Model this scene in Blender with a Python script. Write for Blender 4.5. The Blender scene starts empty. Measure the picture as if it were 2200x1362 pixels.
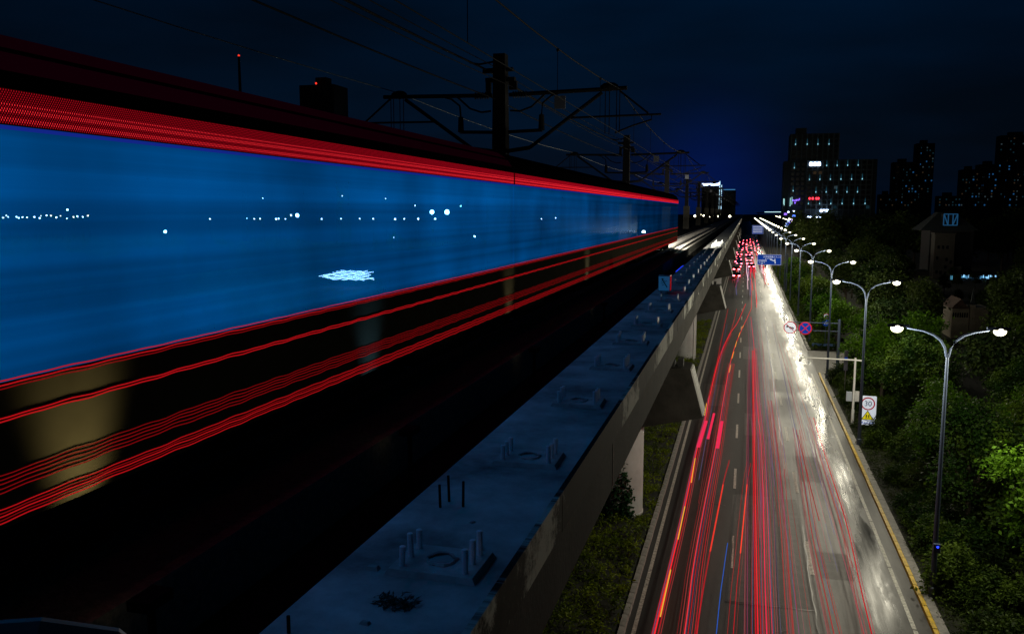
import bpy, math, random
import numpy as np
from mathutils import Vector, Matrix
R = math.radians
S = bpy.context.scene
COL = S.collection
rnd = random.Random(7)

# ------------------------------------------------------------------ camera
cd = bpy.data.cameras.new('camera'); cam = bpy.data.objects.new('camera', cd); COL.objects.link(cam)
cd.sensor_width = 36.0; cd.lens = 29.78; cd.clip_start = 0.05; cd.clip_end = 6000
cam.location = (0, 0, 16.0); cam.rotation_euler = (R(90 - 7.08), 0, R(15.34))
S.camera = cam

# ------------------------------------------------------------------ world (night sky)
w = bpy.data.worlds.new('World'); S.world = w; w.use_nodes = True
nt = w.node_tree; nt.nodes.clear()
def N(t, tree=None, **kw):
    n = (tree or nt).nodes.new(t)
    for k, v in kw.items(): setattr(n, k, v)
    return n
def math_node(tree, op, a, b=None, c=None, clamp=False):
    n = tree.nodes.new('ShaderNodeMath'); n.operation = op; n.use_clamp = clamp
    for i, v in enumerate((a, b, c)):
        if v is None: continue
        if isinstance(v, (int, float)): n.inputs[i].default_value = v
        else: tree.links.new(v, n.inputs[i])
    return n.outputs[0]
def scale_col(tree, col, fac):
    n = tree.nodes.new('ShaderNodeVectorMath'); n.operation = 'SCALE'
    if isinstance(col, tuple): n.inputs[0].default_value = col
    else: tree.links.new(col, n.inputs[0])
    if isinstance(fac, (int, float)): n.inputs['Scale'].default_value = fac
    else: tree.links.new(fac, n.inputs['Scale'])
    return n.outputs[0]
def add_col(tree, a, b):
    n = tree.nodes.new('ShaderNodeVectorMath'); n.operation = 'ADD'
    tree.links.new(a, n.inputs[0]); tree.links.new(b, n.inputs[1]); return n.outputs[0]
sky = N('ShaderNodeTexSky'); sky.sky_type = 'NISHITA'; sky.sun_disc = False
sky.sun_elevation = R(-5.0); sky.sun_rotation = R(-20)
tc = N('ShaderNodeTexCoord')
sep = N('ShaderNodeSeparateXYZ'); nt.links.new(tc.outputs['Generated'], sep.inputs[0])
def glow(direction, power):
    d = Vector(direction).normalized()
    v = N('ShaderNodeVectorMath', operation='DOT_PRODUCT'); nt.links.new(tc.outputs['Generated'], v.inputs[0])
    v.inputs[1].default_value = d
    return math_node(nt, 'POWER', math_node(nt, 'MAXIMUM', v.outputs['Value'], 0.0), power)
# thin cloud streaks
mp = N('ShaderNodeMapping'); mp.inputs['Scale'].default_value = (1.2, 1.2, 5.0); mp.inputs['Location'].default_value = (3.1, 0.4, 0.2)
nt.links.new(tc.outputs['Generated'], mp.inputs[0])
cl = N('ShaderNodeTexNoise'); cl.inputs['Scale'].default_value = 1.7; cl.inputs['Detail'].default_value = 4.0
nt.links.new(mp.outputs[0], cl.inputs['Vector'])
clouds = math_node(nt, 'MAXIMUM', math_node(nt, 'MULTIPLY_ADD', cl.outputs['Fac'], 4.2, -1.25), 0.25)
g_city = glow((-0.045, 1.0, 0.035), 420.0)          # city sky-glow where the road meets the skyline
g_wide = glow((-0.20, 1.0, 0.22), 4.5)
skyc = scale_col(nt, sky.outputs[0], 0.10)
skyc = add_col(nt, skyc, scale_col(nt, (0.0003, 0.016, 0.040), 1.0))
skyc = add_col(nt, skyc, scale_col(nt, (0.0, 0.036, 0.130), math_node(nt, 'MULTIPLY', g_wide, clouds)))
skyc = add_col(nt, skyc, scale_col(nt, (0.0, 0.040, 0.58), g_city))
bg = N('ShaderNodeBackground'); bg.inputs['Strength'].default_value = 0.09
nt.links.new(skyc, bg.inputs['Color'])
wo = N('ShaderNodeOutputWorld'); nt.links.new(bg.outputs[0], wo.inputs['Surface'])

# night: the one distant lamp is only a trace of moonlight
sd = bpy.data.lights.new('moon', 'SUN'); sd.energy = 0.004; sd.angle = R(0.5); sd.color = (0.65, 0.8, 1.0)
so = bpy.data.objects.new('moon', sd); COL.objects.link(so); so.rotation_euler = (R(40), 0, R(-35))

vs = S.view_settings
vs.view_transform = 'Standard'; vs.look = 'None'; vs.exposure = 0.0; vs.gamma = 1.0; vs.use_curve_mapping = False
S.render.engine = 'CYCLES'
cy = S.cycles
cy.use_denoising = True
try: cy.denoiser = 'OPENIMAGEDENOISE'
except Exception: pass
cy.use_light_tree = True
cy.max_bounces = 6; cy.diffuse_bounces = 2; cy.glossy_bounces = 3; cy.transmission_bounces = 4; cy.transparent_max_bounces = 16
cy.sample_clamp_indirect = 4.0; cy.caustics_reflective = False; cy.caustics_refractive = False
cy.blur_glossy = 0.5

# ------------------------------------------------------------------ materials
MAT = {}
def principled(name, col, rough=0.6, metal=0.0, var=0.0, vscale=3.0, bump=0.0, bscale=20.0, spec=0.5, vs_xyz=(1, 1, 1), dark=None):
    if name in MAT: return MAT[name]
    m = bpy.data.materials.new(name); m.use_nodes = True; t = m.node_tree
    b = t.nodes['Principled BSDF']
    b.inputs['Base Color'].default_value = (*col, 1); b.inputs['Roughness'].default_value = rough
    b.inputs['Metallic'].default_value = metal; b.inputs['Specular IOR Level'].default_value = spec
    co = t.nodes.new('ShaderNodeTexCoord')
    if var > 0:
        mpn = t.nodes.new('ShaderNodeMapping'); mpn.inputs['Scale'].default_value = vs_xyz
        t.links.new(co.outputs['Object'], mpn.inputs[0])
        n = t.nodes.new('ShaderNodeTexNoise'); n.inputs['Scale'].default_value = vscale; n.inputs['Detail'].default_value = 8; n.inputs['Roughness'].default_value = 0.65
        t.links.new(mpn.outputs[0], n.inputs['Vector'])
        r = t.nodes.new('ShaderNodeValToRGB')
        d = dark if dark else tuple(c * (1 - var) for c in col)
        r.color_ramp.elements[0].position = 0.3; r.color_ramp.elements[0].color = (*d, 1)
        r.color_ramp.elements[1].position = 0.7; r.color_ramp.elements[1].color = (*[min(1, c * (1 + var * 0.6)) for c in col], 1)
        t.links.new(n.outputs['Fac'], r.inputs['Fac']); t.links.new(r.outputs['Color'], b.inputs['Base Color'])
    if bump > 0:
        n2 = t.nodes.new('ShaderNodeTexNoise'); n2.inputs['Scale'].default_value = bscale; n2.inputs['Detail'].default_value = 6
        t.links.new(co.outputs['Object'], n2.inputs['Vector'])
        bn = t.nodes.new('ShaderNodeBump'); bn.inputs['Strength'].default_value = bump; bn.inputs['Distance'].default_value = 0.02
        t.links.new(n2.outputs['Fac'], bn.inputs['Height']); t.links.new(bn.outputs[0], b.inputs['Normal'])
    MAT[name] = m; return m
def emit(name, col, strength, sample=False):
    if name in MAT: return MAT[name]
    m = bpy.data.materials.new(name); m.use_nodes = True; t = m.node_tree
    t.nodes.clear(); e = t.nodes.new('ShaderNodeEmission'); e.inputs[0].default_value = (*col, 1); e.inputs[1].default_value = strength
    o = t.nodes.new('ShaderNodeOutputMaterial'); t.links.new(e.outputs[0], o.inputs[0])
    if not sample: m.cycles.emission_sampling = 'NONE'
    MAT[name] = m; return m

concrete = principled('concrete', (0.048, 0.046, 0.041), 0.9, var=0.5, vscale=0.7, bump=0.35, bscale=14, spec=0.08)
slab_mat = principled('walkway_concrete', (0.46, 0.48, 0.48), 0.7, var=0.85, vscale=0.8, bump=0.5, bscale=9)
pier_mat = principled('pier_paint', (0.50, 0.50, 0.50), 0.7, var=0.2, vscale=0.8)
dark_steel = principled('dark_steel', (0.012, 0.012, 0.014), 0.8, spec=0.05)
arm_metal = principled('lamp_arm_metal', (0.05, 0.07, 0.12), 0.5, spec=0.2)
galv = principled('galvanised_steel', (0.42, 0.45, 0.50), 0.38, metal=0.85, var=0.2, vscale=6)
grey_metal = principled('grey_painted_metal', (0.06, 0.08, 0.125), 0.45, var=0.12, vscale=8, spec=0.3)
pale_pipe = principled('pale_bolt_sleeve', (0.80, 0.84, 0.90), 0.45, var=0.15, vscale=30)
white_paint = principled('white_paint', (0.72, 0.72, 0.70), 0.45, var=0.15, vscale=5)
line_paint = principled('worn_white_line', (0.55, 0.54, 0.48), 0.55, var=0.6, vscale=7, dark=(0.12, 0.12, 0.11))
yellow_paint = principled('yellow_paint', (0.62, 0.40, 0.015), 0.5, var=0.45, vscale=5)
kerb_mat = principled('kerb_concrete', (0.26, 0.25, 0.23), 0.7, var=0.45, vscale=4, bump=0.3, bscale=25)
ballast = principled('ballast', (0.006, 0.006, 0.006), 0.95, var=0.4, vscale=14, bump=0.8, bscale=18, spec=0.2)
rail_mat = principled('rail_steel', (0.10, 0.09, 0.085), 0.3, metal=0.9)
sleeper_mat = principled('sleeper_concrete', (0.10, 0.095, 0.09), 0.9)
body_dark = principled('train_body_paint', (0.020, 0.0185, 0.013), 0.9, var=0.2, vscale=2, spec=0.0)
roof_mat = principled('train_roof_paint', (0.0025, 0.0025, 0.003), 0.95, spec=0.0)
band_back = emit('band_backing_glow', (1.0, 0.004, 0.03), 0.018)
interior = principled('train_interior', (0.03, 0.04, 0.05), 0.8)
tar = principled('tar', (0.006, 0.006, 0.006), 0.35)
rubber = principled('rubber', (0.012, 0.012, 0.012), 0.8)
bark = principled('bark', (0.055, 0.042, 0.030), 0.9, var=0.4, vscale=9, bump=0.6, bscale=14)
soil = principled('soil', (0.012, 0.014, 0.006), 0.95, var=0.5, vscale=1.5)
far_wall = principled('far_facade', (0.040, 0.055, 0.062), 0.8, var=0.2, vscale=0.1)
far_fin = principled('far_facade_fin', (0.12, 0.16, 0.17), 0.7)
dark_glass = principled('dark_window_glass', (0.006, 0.009, 0.012), 0.2)
dark_facade = principled('unlit_facade', (0.012, 0.013, 0.016), 0.9)
house_wall = principled('pale_plaster', (0.05, 0.044, 0.038), 0.85, var=0.25, vscale=0.6)
house_roof = principled('roof_sheet', (0.016, 0.024, 0.027), 0.85, var=0.2, vscale=0.7)
white_glow = None
black_paint = principled('black_print', (0.01, 0.01, 0.012), 0.5)
red_paint = principled('red_print', (0.50, 0.02, 0.02), 0.45)
blue_paint = principled('blue_sign_sheet', (0.010, 0.070, 0.42), 0.4)
yellow_sheet = principled('yellow_sign_sheet', (0.75, 0.55, 0.01), 0.45)
def add_glow(m, col, st):
    b = m.node_tree.nodes['Principled BSDF']; b.inputs['Emission Color'].default_value = (*col, 1); b.inputs['Emission Strength'].default_value = st; b.inputs['Specular IOR Level'].default_value = 0.05; m.cycles.emission_sampling = 'NONE'; return m  # emission added in place of headlight returned by the sign sheeting
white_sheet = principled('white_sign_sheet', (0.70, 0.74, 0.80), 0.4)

white_glow = add_glow(principled('white_sheet_added_glow', (0.75, 0.78, 0.82), 0.4), (.75, .85, 1.0), .48)
yellow_glow = add_glow(principled('yellow_sheet_added_glow', (0.75, 0.6, 0.01), 0.4), (.9, .8, .02), .40)
blue_glow = add_glow(principled('blue_sheet_added_glow', (0.004, 0.035, 0.26), 0.4), (.0, .10, .85), .22)
red_glow = add_glow(principled('red_print_added_glow', (0.5, 0.02, 0.03), 0.4), (.8, .03, .05), .18)
face_glow = add_glow(principled('pale_face_added_glow', (0.55, 0.62, 0.70), 0.5), (.03, .32, .80), .10)  # face glow put in for the train's blue light on the box sign
# street light lens
lamp_em = emit('lamp_glass_lit', (1.0, 0.94, 0.66), 5.0)
lamp_far_em = emit('far_lamp_lit', (1.0, 0.92, 0.64), 6.0)
cold_em = emit('cold_flood_lit', (0.55, 0.85, 1.0), 40.0)
cold_small = emit('cold_small_lit', (0.75, 0.88, 1.0), 22.0)
warm_small = emit('warm_small_lit', (1.0, 0.8, 0.5), 14.0)
red_obst = emit('red_obstruction_lit', (1.0, 0.04, 0.02), 1.2)

# stained fascia: vertical white run-down stains over grey concrete
def fascia_material():
    m = bpy.data.materials.new('stained_fascia'); m.use_nodes = True; t = m.node_tree; b = t.nodes['Principled BSDF']
    g = t.nodes.new('ShaderNodeNewGeometry'); s_ = t.nodes.new('ShaderNodeSeparateXYZ'); t.links.new(g.outputs['Position'], s_.inputs[0])
    cb = t.nodes.new('ShaderNodeCombineXYZ'); t.links.new(math_node(t, 'MULTIPLY', s_.outputs['Y'], 1.0), cb.inputs['Y'])
    t.links.new(math_node(t, 'MULTIPLY', s_.outputs['Z'], 1.1), cb.inputs['Z'])
    n1 = t.nodes.new('ShaderNodeTexNoise'); n1.inputs['Scale'].default_value = 0.34; n1.inputs['Detail'].default_value = 9; n1.inputs['Roughness'].default_value = 0.82
    t.links.new(cb.outputs[0], n1.inputs['Vector'])
    n2 = t.nodes.new('ShaderNodeTexNoise'); n2.inputs['Scale'].default_value = 0.22; n2.inputs['Detail'].default_value = 3
    t.links.new(cb.outputs[0], n2.inputs['Vector'])
    v = math_node(t, 'ADD', n1.outputs['Fac'], math_node(t, 'MULTIPLY', math_node(t, 'SUBTRACT', n2.outputs['Fac'], 0.5), 0.8))
    r = t.nodes.new('ShaderNodeValToRGB'); e = r.color_ramp.elements
    e[0].position = 0.43; e[0].color = (0.008, 0.008, 0.0075, 1); e[1].position = 0.585; e[1].color = (0.60, 0.62, 0.56, 1)
    x = e.new(0.51); x.color = (0.026, 0.025, 0.022, 1)
    t.links.new(v, r.inputs[0]); t.links.new(r.outputs[0], b.inputs['Base Color']); b.inputs['Roughness'].default_value = 0.85; b.inputs['Specular IOR Level'].default_value = 0.08
    return m
fascia_mat = fascia_material()

# wet asphalt: roughness drops in the right-hand lanes and in puddles by the gutter
def road_material():
    m = bpy.data.materials.new('wet_asphalt'); m.use_nodes = True; t = m.node_tree; b = t.nodes['Principled BSDF']
    g = t.nodes.new('ShaderNodeNewGeometry'); s_ = t.nodes.new('ShaderNodeSeparateXYZ'); t.links.new(g.outputs['Position'], s_.inputs[0])
    def noise(sc, det, xyz=(1, 1, 1), rough=0.6):
        mpn = t.nodes.new('ShaderNodeMapping'); mpn.inputs['Scale'].default_value = xyz; t.links.new(g.outputs['Position'], mpn.inputs[0])
        n = t.nodes.new('ShaderNodeTexNoise'); n.inputs['Scale'].default_value = sc; n.inputs['Detail'].default_value = det; n.inputs['Roughness'].default_value = rough
        t.links.new(mpn.outputs[0], n.inputs['Vector']); return n.outputs['Fac']
    def ramp(v, a, c, va=0.0, vb=1.0):
        r = t.nodes.new('ShaderNodeMapRange'); r.inputs[1].default_value = a; r.inputs[2].default_value = c; r.inputs[3].default_value = va; r.inputs[4].default_value = vb
        t.links.new(v, r.inputs[0]); return r.outputs[0]
    big = noise(0.5, 4, (1, 0.06, 1)); fine = noise(38, 6, rough=0.8); mid = noise(2.2, 6, (1, 0.3, 1)); stre = noise(3.0, 5, (1, 0.035, 1)); gutter = noise(0.55, 7, (1.0, 0.22, 1), 0.6)
    x = s_.outputs['X']
    # overall wetness grows to the right-hand side
    wet = math_node(t, 'MULTIPLY', ramp(x, 0.3, 2.6), ramp(math_node(t, 'ADD', math_node(t, 'ADD', big, math_node(t, 'MULTIPLY', mid, 0.18)), math_node(t, 'MULTIPLY', stre, 0.35)), 0.50, 1.05, 0.25, 1.0), clamp=True)
    # standing water along the gutter with an uneven shore
    edge = math_node(t, 'ADD', x, math_node(t, 'MULTIPLY', math_node(t, 'SUBTRACT', gutter, 0.5), 3.4))
    pud = math_node(t, 'MULTIPLY', ramp(edge, 4.95, 5.75), ramp(edge, 7.0, 6.5), clamp=True)
    gaps = ramp(noise(0.11, 3, (0.3, 1, 1)), 0.40, 0.55, 0.86, 1.0)
    pud = math_node(t, 'MULTIPLY', pud, gaps)
    patch = ramp(noise(0.16, 2, (1.6, 0.5, 1)), 0.50, 0.515)
    tone = math_node(t, 'ADD', math_node(t, 'MULTIPLY', fine, 0.55), math_node(t, 'MULTIPLY', mid, 0.45))
    def ramp_col(c0, c1):
        colr = t.nodes.new('ShaderNodeValToRGB'); e = colr.color_ramp.elements
        e[0].position = 0.28; e[0].color = (*c0, 1); e[1].position = 0.78; e[1].color = (*c1, 1); t.links.new(tone, colr.inputs[0]); return colr.outputs[0]
    def mix(fac, a, b_, mode='MIX'):
        m_ = t.nodes.new('ShaderNodeMix'); m_.data_type = 'RGBA'; m_.blend_type = mode; t.links.new(fac, m_.inputs['Factor'])
        for nm, v in (('A', a), ('B', b_)):
            if isinstance(v, tuple): m_.inputs[nm].default_value = (*v, 1)
            else: t.links.new(v, m_.inputs[nm])
        return m_.outputs['Result']
    # newer black asphalt in the left lanes, older paler surface in the right ones
    old = ramp(math_node(t, 'ADD', x, math_node(t, 'MULTIPLY', math_node(t, 'SUBTRACT', big, 0.5), 1.2)), 1.3, 2.4)
    base = mix(old, ramp_col((0.004, 0.004, 0.004), (0.022, 0.021, 0.020)), ramp_col((0.008, 0.0078, 0.0070), (0.062, 0.056, 0.051)))
    base = mix(math_node(t, 'MULTIPLY', patch, 0.40), base, (0.4, 0.4, 0.4), 'MULTIPLY')
    stain = ramp(noise(0.9, 7, (1, 0.22, 1), 0.78), 0.53, 0.62)
    base = mix(math_node(t, 'MULTIPLY', stain, 0.8), base, (0.3, 0.29, 0.28), 'MULTIPLY')
    base = mix(pud, base, (0.006, 0.006, 0.005))
    t.links.new(base, b.inputs['Base Color'])
    t.links.new(math_node(t, 'SUBTRACT', 0.36, math_node(t, 'MULTIPLY', pud, 0.20)), b.inputs['Specular IOR Level'])
    ro = math_node(t, 'SUBTRACT', math_node(t, 'MULTIPLY_ADD', fine, 0.18, 0.48), math_node(t, 'MULTIPLY', wet, 0.20))
    ro = math_node(t, 'MULTIPLY', ro, math_node(t, 'SUBTRACT', 1.0, math_node(t, 'MULTIPLY', pud, ramp(stre, 0.35, 0.65, 0.36, 0.62))))
    t.links.new(ro, b.inputs['Roughness'])
    bn = t.nodes.new('ShaderNodeBump'); bn.inputs['Distance'].default_value = 0.012
    t.links.new(fine, bn.inputs['Height'])
    t.links.new(math_node(t, 'MULTIPLY', math_node(t, 'SUBTRACT', 1.0, math_node(t, 'MULTIPLY', pud, 0.96)), math_node(t, 'SUBTRACT', 0.55, math_node(t, 'MULTIPLY', wet, 0.3))), bn.inputs['Strength'])
    # ripples on the puddles come from a broad, faint swell
    bn2 = t.nodes.new('ShaderNodeBump'); bn2.inputs['Distance'].default_value = 0.03; bn2.inputs['Strength'].default_value = 0.03
    t.links.new(mid, bn2.inputs['Height']); t.links.new(bn.outputs[0], bn2.inputs['Normal']); t.links.new(bn2.outputs[0], b.inputs['Normal'])
    return m
road_mat = road_material()

def leaf_material(name, c0, c1, nscale=0.9):
    m = bpy.data.materials.new(name); m.use_nodes = True; t = m.node_tree; t.nodes.clear()
    co = t.nodes.new('ShaderNodeTexCoord'); n = t.nodes.new('ShaderNodeTexNoise'); n.inputs['Scale'].default_value = nscale; n.inputs['Detail'].default_value = 5
    t.links.new(co.outputs['Object'], n.inputs['Vector'])
    oi = t.nodes.new('ShaderNodeObjectInfo')
    v = math_node(t, 'ADD', n.outputs['Fac'], math_node(t, 'MULTIPLY_ADD', oi.outputs['Random'], 0.3, -0.15))
    r = t.nodes.new('ShaderNodeValToRGB'); e = r.color_ramp.elements
    e[0].position = 0.33; e[0].color = (*c0, 1); e[1].position = 0.68; e[1].color = (*c1, 1)
    t.links.new(v, r.inputs[0])
    b = t.nodes.new('ShaderNodeBsdfPrincipled'); b.inputs['Roughness'].default_value = 0.6; b.inputs['Specular IOR Level'].default_value = 0.12; t.links.new(r.outputs[0], b.inputs['Base Color'])
    tr = t.nodes.new('ShaderNodeBsdfTranslucent'); t.links.new(r.outputs[0], tr.inputs[0])
    mx = t.nodes.new('ShaderNodeMixShader'); mx.inputs[0].default_value = 0.28; t.links.new(b.outputs[0], mx.inputs[1]); t.links.new(tr.outputs[0], mx.inputs[2])
    o = t.nodes.new('ShaderNodeOutputMaterial'); t.links.new(mx.outputs[0], o.inputs[0]); return m
leaf_a = leaf_material('leaves', (0.010, 0.032, 0.003), (0.075, 0.125, 0.010))
leaf_b = leaf_material('bright_leaves', (0.022, 0.070, 0.003), (0.105, 0.230, 0.010))
leaf_d = leaf_material('dull_leaves', (0.010, 0.024, 0.006), (0.050, 0.075, 0.014))
grass_m = leaf_material('ground_cover_leaves', (0.060, 0.100, 0.002), (0.210, 0.270, 0.005), 0.5)
ivy_m = leaf_material('ivy_leaves', (0.012, 0.045, 0.018), (0.030, 0.085, 0.028))

# lit train glazing: translucent pane with the saloon's blue light on it
def train_glass_material():
    m = bpy.data.materials.new('lit_blue_glazing'); m.use_nodes = True; t = m.node_tree; t.nodes.clear()
    tg = t.nodes.new('ShaderNodeNewGeometry'); mpn = t.nodes.new('ShaderNodeMapping'); mpn.inputs['Scale'].default_value = (1, 0.02, 4.2); t.links.new(tg.outputs['Position'], mpn.inputs[0])
    n = t.nodes.new('ShaderNodeTexNoise'); n.inputs['Scale'].default_value = 1.6; n.inputs['Detail'].default_value = 5; t.links.new(mpn.outputs[0], n.inputs['Vector'])
    mp2 = t.nodes.new('ShaderNodeMapping'); mp2.inputs['Scale'].default_value = (1, 0.55, 0.45); t.links.new(tg.outputs['Position'], mp2.inputs[0])
    n2 = t.nodes.new('ShaderNodeTexNoise'); n2.inputs['Scale'].default_value = 0.9; n2.inputs['Detail'].default_value = 3; t.links.new(mp2.outputs[0], n2.inputs['Vector'])
    v = math_node(t, 'MULTIPLY', math_node(t, 'MULTIPLY_ADD', n.outputs['Fac'], 1.7, 0.12), math_node(t, 'MULTIPLY_ADD', n2.outputs['Fac'], 1.9, 0.05))
    em = t.nodes.new('ShaderNodeEmission'); em.inputs[0].default_value = (0.0, 0.20, 0.70, 1); gp = t.nodes.new('ShaderNodeNewGeometry'); sp = t.nodes.new('ShaderNodeSeparateXYZ'); t.links.new(gp.outputs['Position'], sp.inputs[0])
    fade = t.nodes.new('ShaderNodeMapRange'); fade.interpolation_type = 'SMOOTHSTEP'; fade.inputs[1].default_value = 8.0; fade.inputs[2].default_value = 58.0; fade.inputs[3].default_value = 1.0; fade.inputs[4].default_value = 0.14   # glow faded by position so the far end dissolves
    t.links.new(sp.outputs['Y'], fade.inputs[0])
    t.links.new(math_node(t, 'MULTIPLY', math_node(t, 'MULTIPLY', v, fade.outputs[0]), 0.37), em.inputs[1])
    tr = t.nodes.new('ShaderNodeBsdfTransparent'); tr.inputs[0].default_value = (0.72, 0.85, 1.0, 1)
    mx = t.nodes.new('ShaderNodeMixShader'); mx.inputs[0].default_value = 0.45; t.links.new(tr.outputs[0], mx.inputs[1]); t.links.new(em.outputs[0], mx.inputs[2])
    gl = t.nodes.new('ShaderNodeBsdfGlossy'); gl.inputs['Roughness'].default_value = 0.15; gl.inputs[0].default_value = (0.5, 0.6, 0.7, 1)
    m2 = t.nodes.new('ShaderNodeMixShader'); m2.inputs[0].default_value = 0.0; t.links.new(mx.outputs[0], m2.inputs[1]); t.links.new(gl.outputs[0], m2.inputs[2])
    o = t.nodes.new('ShaderNodeOutputMaterial'); t.links.new(m2.outputs[0], o.inputs[0])
    m.cycles.emission_sampling = 'FRONT_BACK'
    return m
train_glass = train_glass_material()
def clear_tint():
    m = bpy.data.materials.new('tinted_glazing'); m.use_nodes = True; t = m.node_tree; t.nodes.clear()
    tr = t.nodes.new('ShaderNodeBsdfTransparent'); tr.inputs[0].default_value = (0.7, 0.85, 1.0, 1)
    gl = t.nodes.new('ShaderNodeBsdfGlossy'); gl.inputs['Roughness'].default_value = 0.2
    mx = t.nodes.new('ShaderNodeMixShader'); mx.inputs[0].default_value = 0.04; t.links.new(tr.outputs[0], mx.inputs[1]); t.links.new(gl.outputs[0], mx.inputs[2])
    o = t.nodes.new('ShaderNodeOutputMaterial'); t.links.new(mx.outputs[0], o.inputs[0]); return m
far_glass = clear_tint()
led_red = emit('red_led', (1.0, 0.006, 0.030), 0.42)
led_hot = emit('red_led_bright', (1.0, 0.020, 0.035), 1.0)
streak_dim = emit('red_strip_dim', (0.010, 0.0001, 0.0030), 0.42)
streak_line = emit('red_line_streak', (1.0, 0.012, 0.020), 0.42)
streak_line2 = emit('red_line_streak_dim', (1.0, 0.010, 0.020), 0.20)
streak_blue = emit('blue_edge_streak', (0.02, 0.06, 0.75), 0.30)

# ------------------------------------------------------------------ mesh builder
class MB:
    def __init__(self): self.v = []; self.f = []
    def add(self, vs_, fs): o = len(self.v); self.v += [tuple(p) for p in vs_]; self.f += [tuple(i + o for i in f) for f in fs]; return self
    def box(self, x0, y0, z0, x1, y1, z1):
        return self.add([(x0, y0, z0), (x1, y0, z0), (x1, y1, z0), (x0, y1, z0), (x0, y0, z1), (x1, y0, z1), (x1, y1, z1), (x0, y1, z1)],
                        [(0, 3, 2, 1), (4, 5, 6, 7), (0, 1, 5, 4), (1, 2, 6, 5), (2, 3, 7, 6), (3, 0, 4, 7)])
    def frustum(self, cx, cy, z0, z1, a0, b0, a1, b1):
        return self.add([(cx - a0, cy - b0, z0), (cx + a0, cy - b0, z0), (cx + a0, cy + b0, z0), (cx - a0, cy + b0, z0),
                         (cx - a1, cy - b1, z1), (cx + a1, cy - b1, z1), (cx + a1, cy + b1, z1), (cx - a1, cy + b1, z1)],
                        [(0, 3, 2, 1), (4, 5, 6, 7), (0, 1, 5, 4), (1, 2, 6, 5), (2, 3, 7, 6), (3, 0, 4, 7)])
    def prism_y(self, prof, y0, y1):   # prof: (x,z) outline extruded along y
        n = len(prof)
        return self.add([(x, y0, z) for x, z in prof] + [(x, y1, z) for x, z in prof],
                        [tuple(range(n)), tuple(range(2 * n - 1, n - 1, -1))] + [(i, i + n, (i + 1) % n + n, (i + 1) % n) for i in range(n)])
    def prism_x(self, prof, x0, x1):   # prof: (y,z)
        n = len(prof)
        return self.add([(x0, y, z) for y, z in prof] + [(x1, y, z) for y, z in prof],
                        [tuple(range(n)), tuple(range(2 * n - 1, n - 1, -1))] + [(i, (i + 1) % n, (i + 1) % n + n, i + n) for i in range(n)])
    def tube(self, pts, r, n=6, caps=True):
        pts = [Vector(p) for p in pts]; rs = r if isinstance(r, (list, tuple)) else [r] * len(pts)
        rings = []
        for i, p in enumerate(pts):
            d = (pts[min(i + 1, len(pts) - 1)] - pts[max(i - 1, 0)]).normalized()
            a = Vector((0, 0, 1)) if abs(d.z) < 0.9 else Vector((1, 0, 0))
            u = d.cross(a).normalized(); v = d.cross(u)
            rings.append([p + (u * math.cos(2 * math.pi * k / n) + v * math.sin(2 * math.pi * k / n)) * rs[i] for k in range(n)])
        o = len(self.v); vs_ = [q for rg in rings for q in rg]; fs = []
        for i in range(len(pts) - 1):
            for k in range(n): fs.append((i * n + k, i * n + (k + 1) % n, (i + 1) * n + (k + 1) % n, (i + 1) * n + k))
        if caps: fs += [tuple(range(n - 1, -1, -1)), tuple((len(pts) - 1) * n + k for k in range(n))]
        return self.add(vs_, fs)
    def lathe(self, prof, cx=0, cy=0, n=12):   # prof: (r,z)
        vs_ = [(cx + r * math.cos(2 * math.pi * k / n), cy + r * math.sin(2 * math.pi * k / n), z) for r, z in prof for k in range(n)]
        fs = [(i * n + k, i * n + (k + 1) % n, (i + 1) * n + (k + 1) % n, (i + 1) * n + k) for i in range(len(prof) - 1) for k in range(n)]
        fs += [tuple(range(n - 1, -1, -1)), tuple((len(prof) - 1) * n + k for k in range(n))]
        return self.add(vs_, fs)
    def ellipsoid(self, cx, cy, cz, a, b, c, n=10, m=6):
        vs_ = []; 
        for i in range(m + 1):
            th = math.pi * i / m
            for k in range(n): ph = 2 * math.pi * k / n; vs_.append((cx + a * math.sin(th) * math.cos(ph), cy + b * math.sin(th) * math.sin(ph), cz + c * math.cos(th)))
        fs = [(i * n + k, (i + 1) * n + k, (i + 1) * n + (k + 1) % n, i * n + (k + 1) % n) for i in range(m) for k in range(n)]
        return self.add(vs_, fs)
    def disc_y(self, cx, cz, r, y0, y1, n=28, r_in=0.0):  # disc facing -y, thickness y0..y1
        if r_in <= 0:
            return self.prism_y([(cx + r * math.cos(2 * math.pi * k / n), cz + r * math.sin(2 * math.pi * k / n)) for k in range(n)], y0, y1)
        vs_ = []
        for y in (y0, y1):
            for rr in (r, r_in): vs_ += [(cx + rr * math.cos(2 * math.pi * k / n), y, cz + rr * math.sin(2 * math.pi * k / n)) for k in range(n)]
        fs = []
        for k in range(n):
            j = (k + 1) % n
            fs += [(k, j, n + j, n + k), (2 * n + k, 3 * n + k, 3 * n + j, 2 * n + j), (k, 2 * n + k, 2 * n + j, j), (n + k, n + j, 3 * n + j, 3 * n + k)]
        return self.add(vs_, fs)
    def bar_y(self, p, q, wd, y0, y1):    # flat bar in the xz plane from p to q, thickness y0..y1
        (x0, z0), (x1, z1) = p, q; dx, dz = x1 - x0, z1 - z0; L = math.hypot(dx, dz) or 1; nx, nz = -dz / L * wd / 2, dx / L * wd / 2
        return self.prism_y([(x0 + nx, z0 + nz), (x1 + nx, z1 + nz), (x1 - nx, z1 - nz), (x0 - nx, z0 - nz)], y0, y1)
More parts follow.
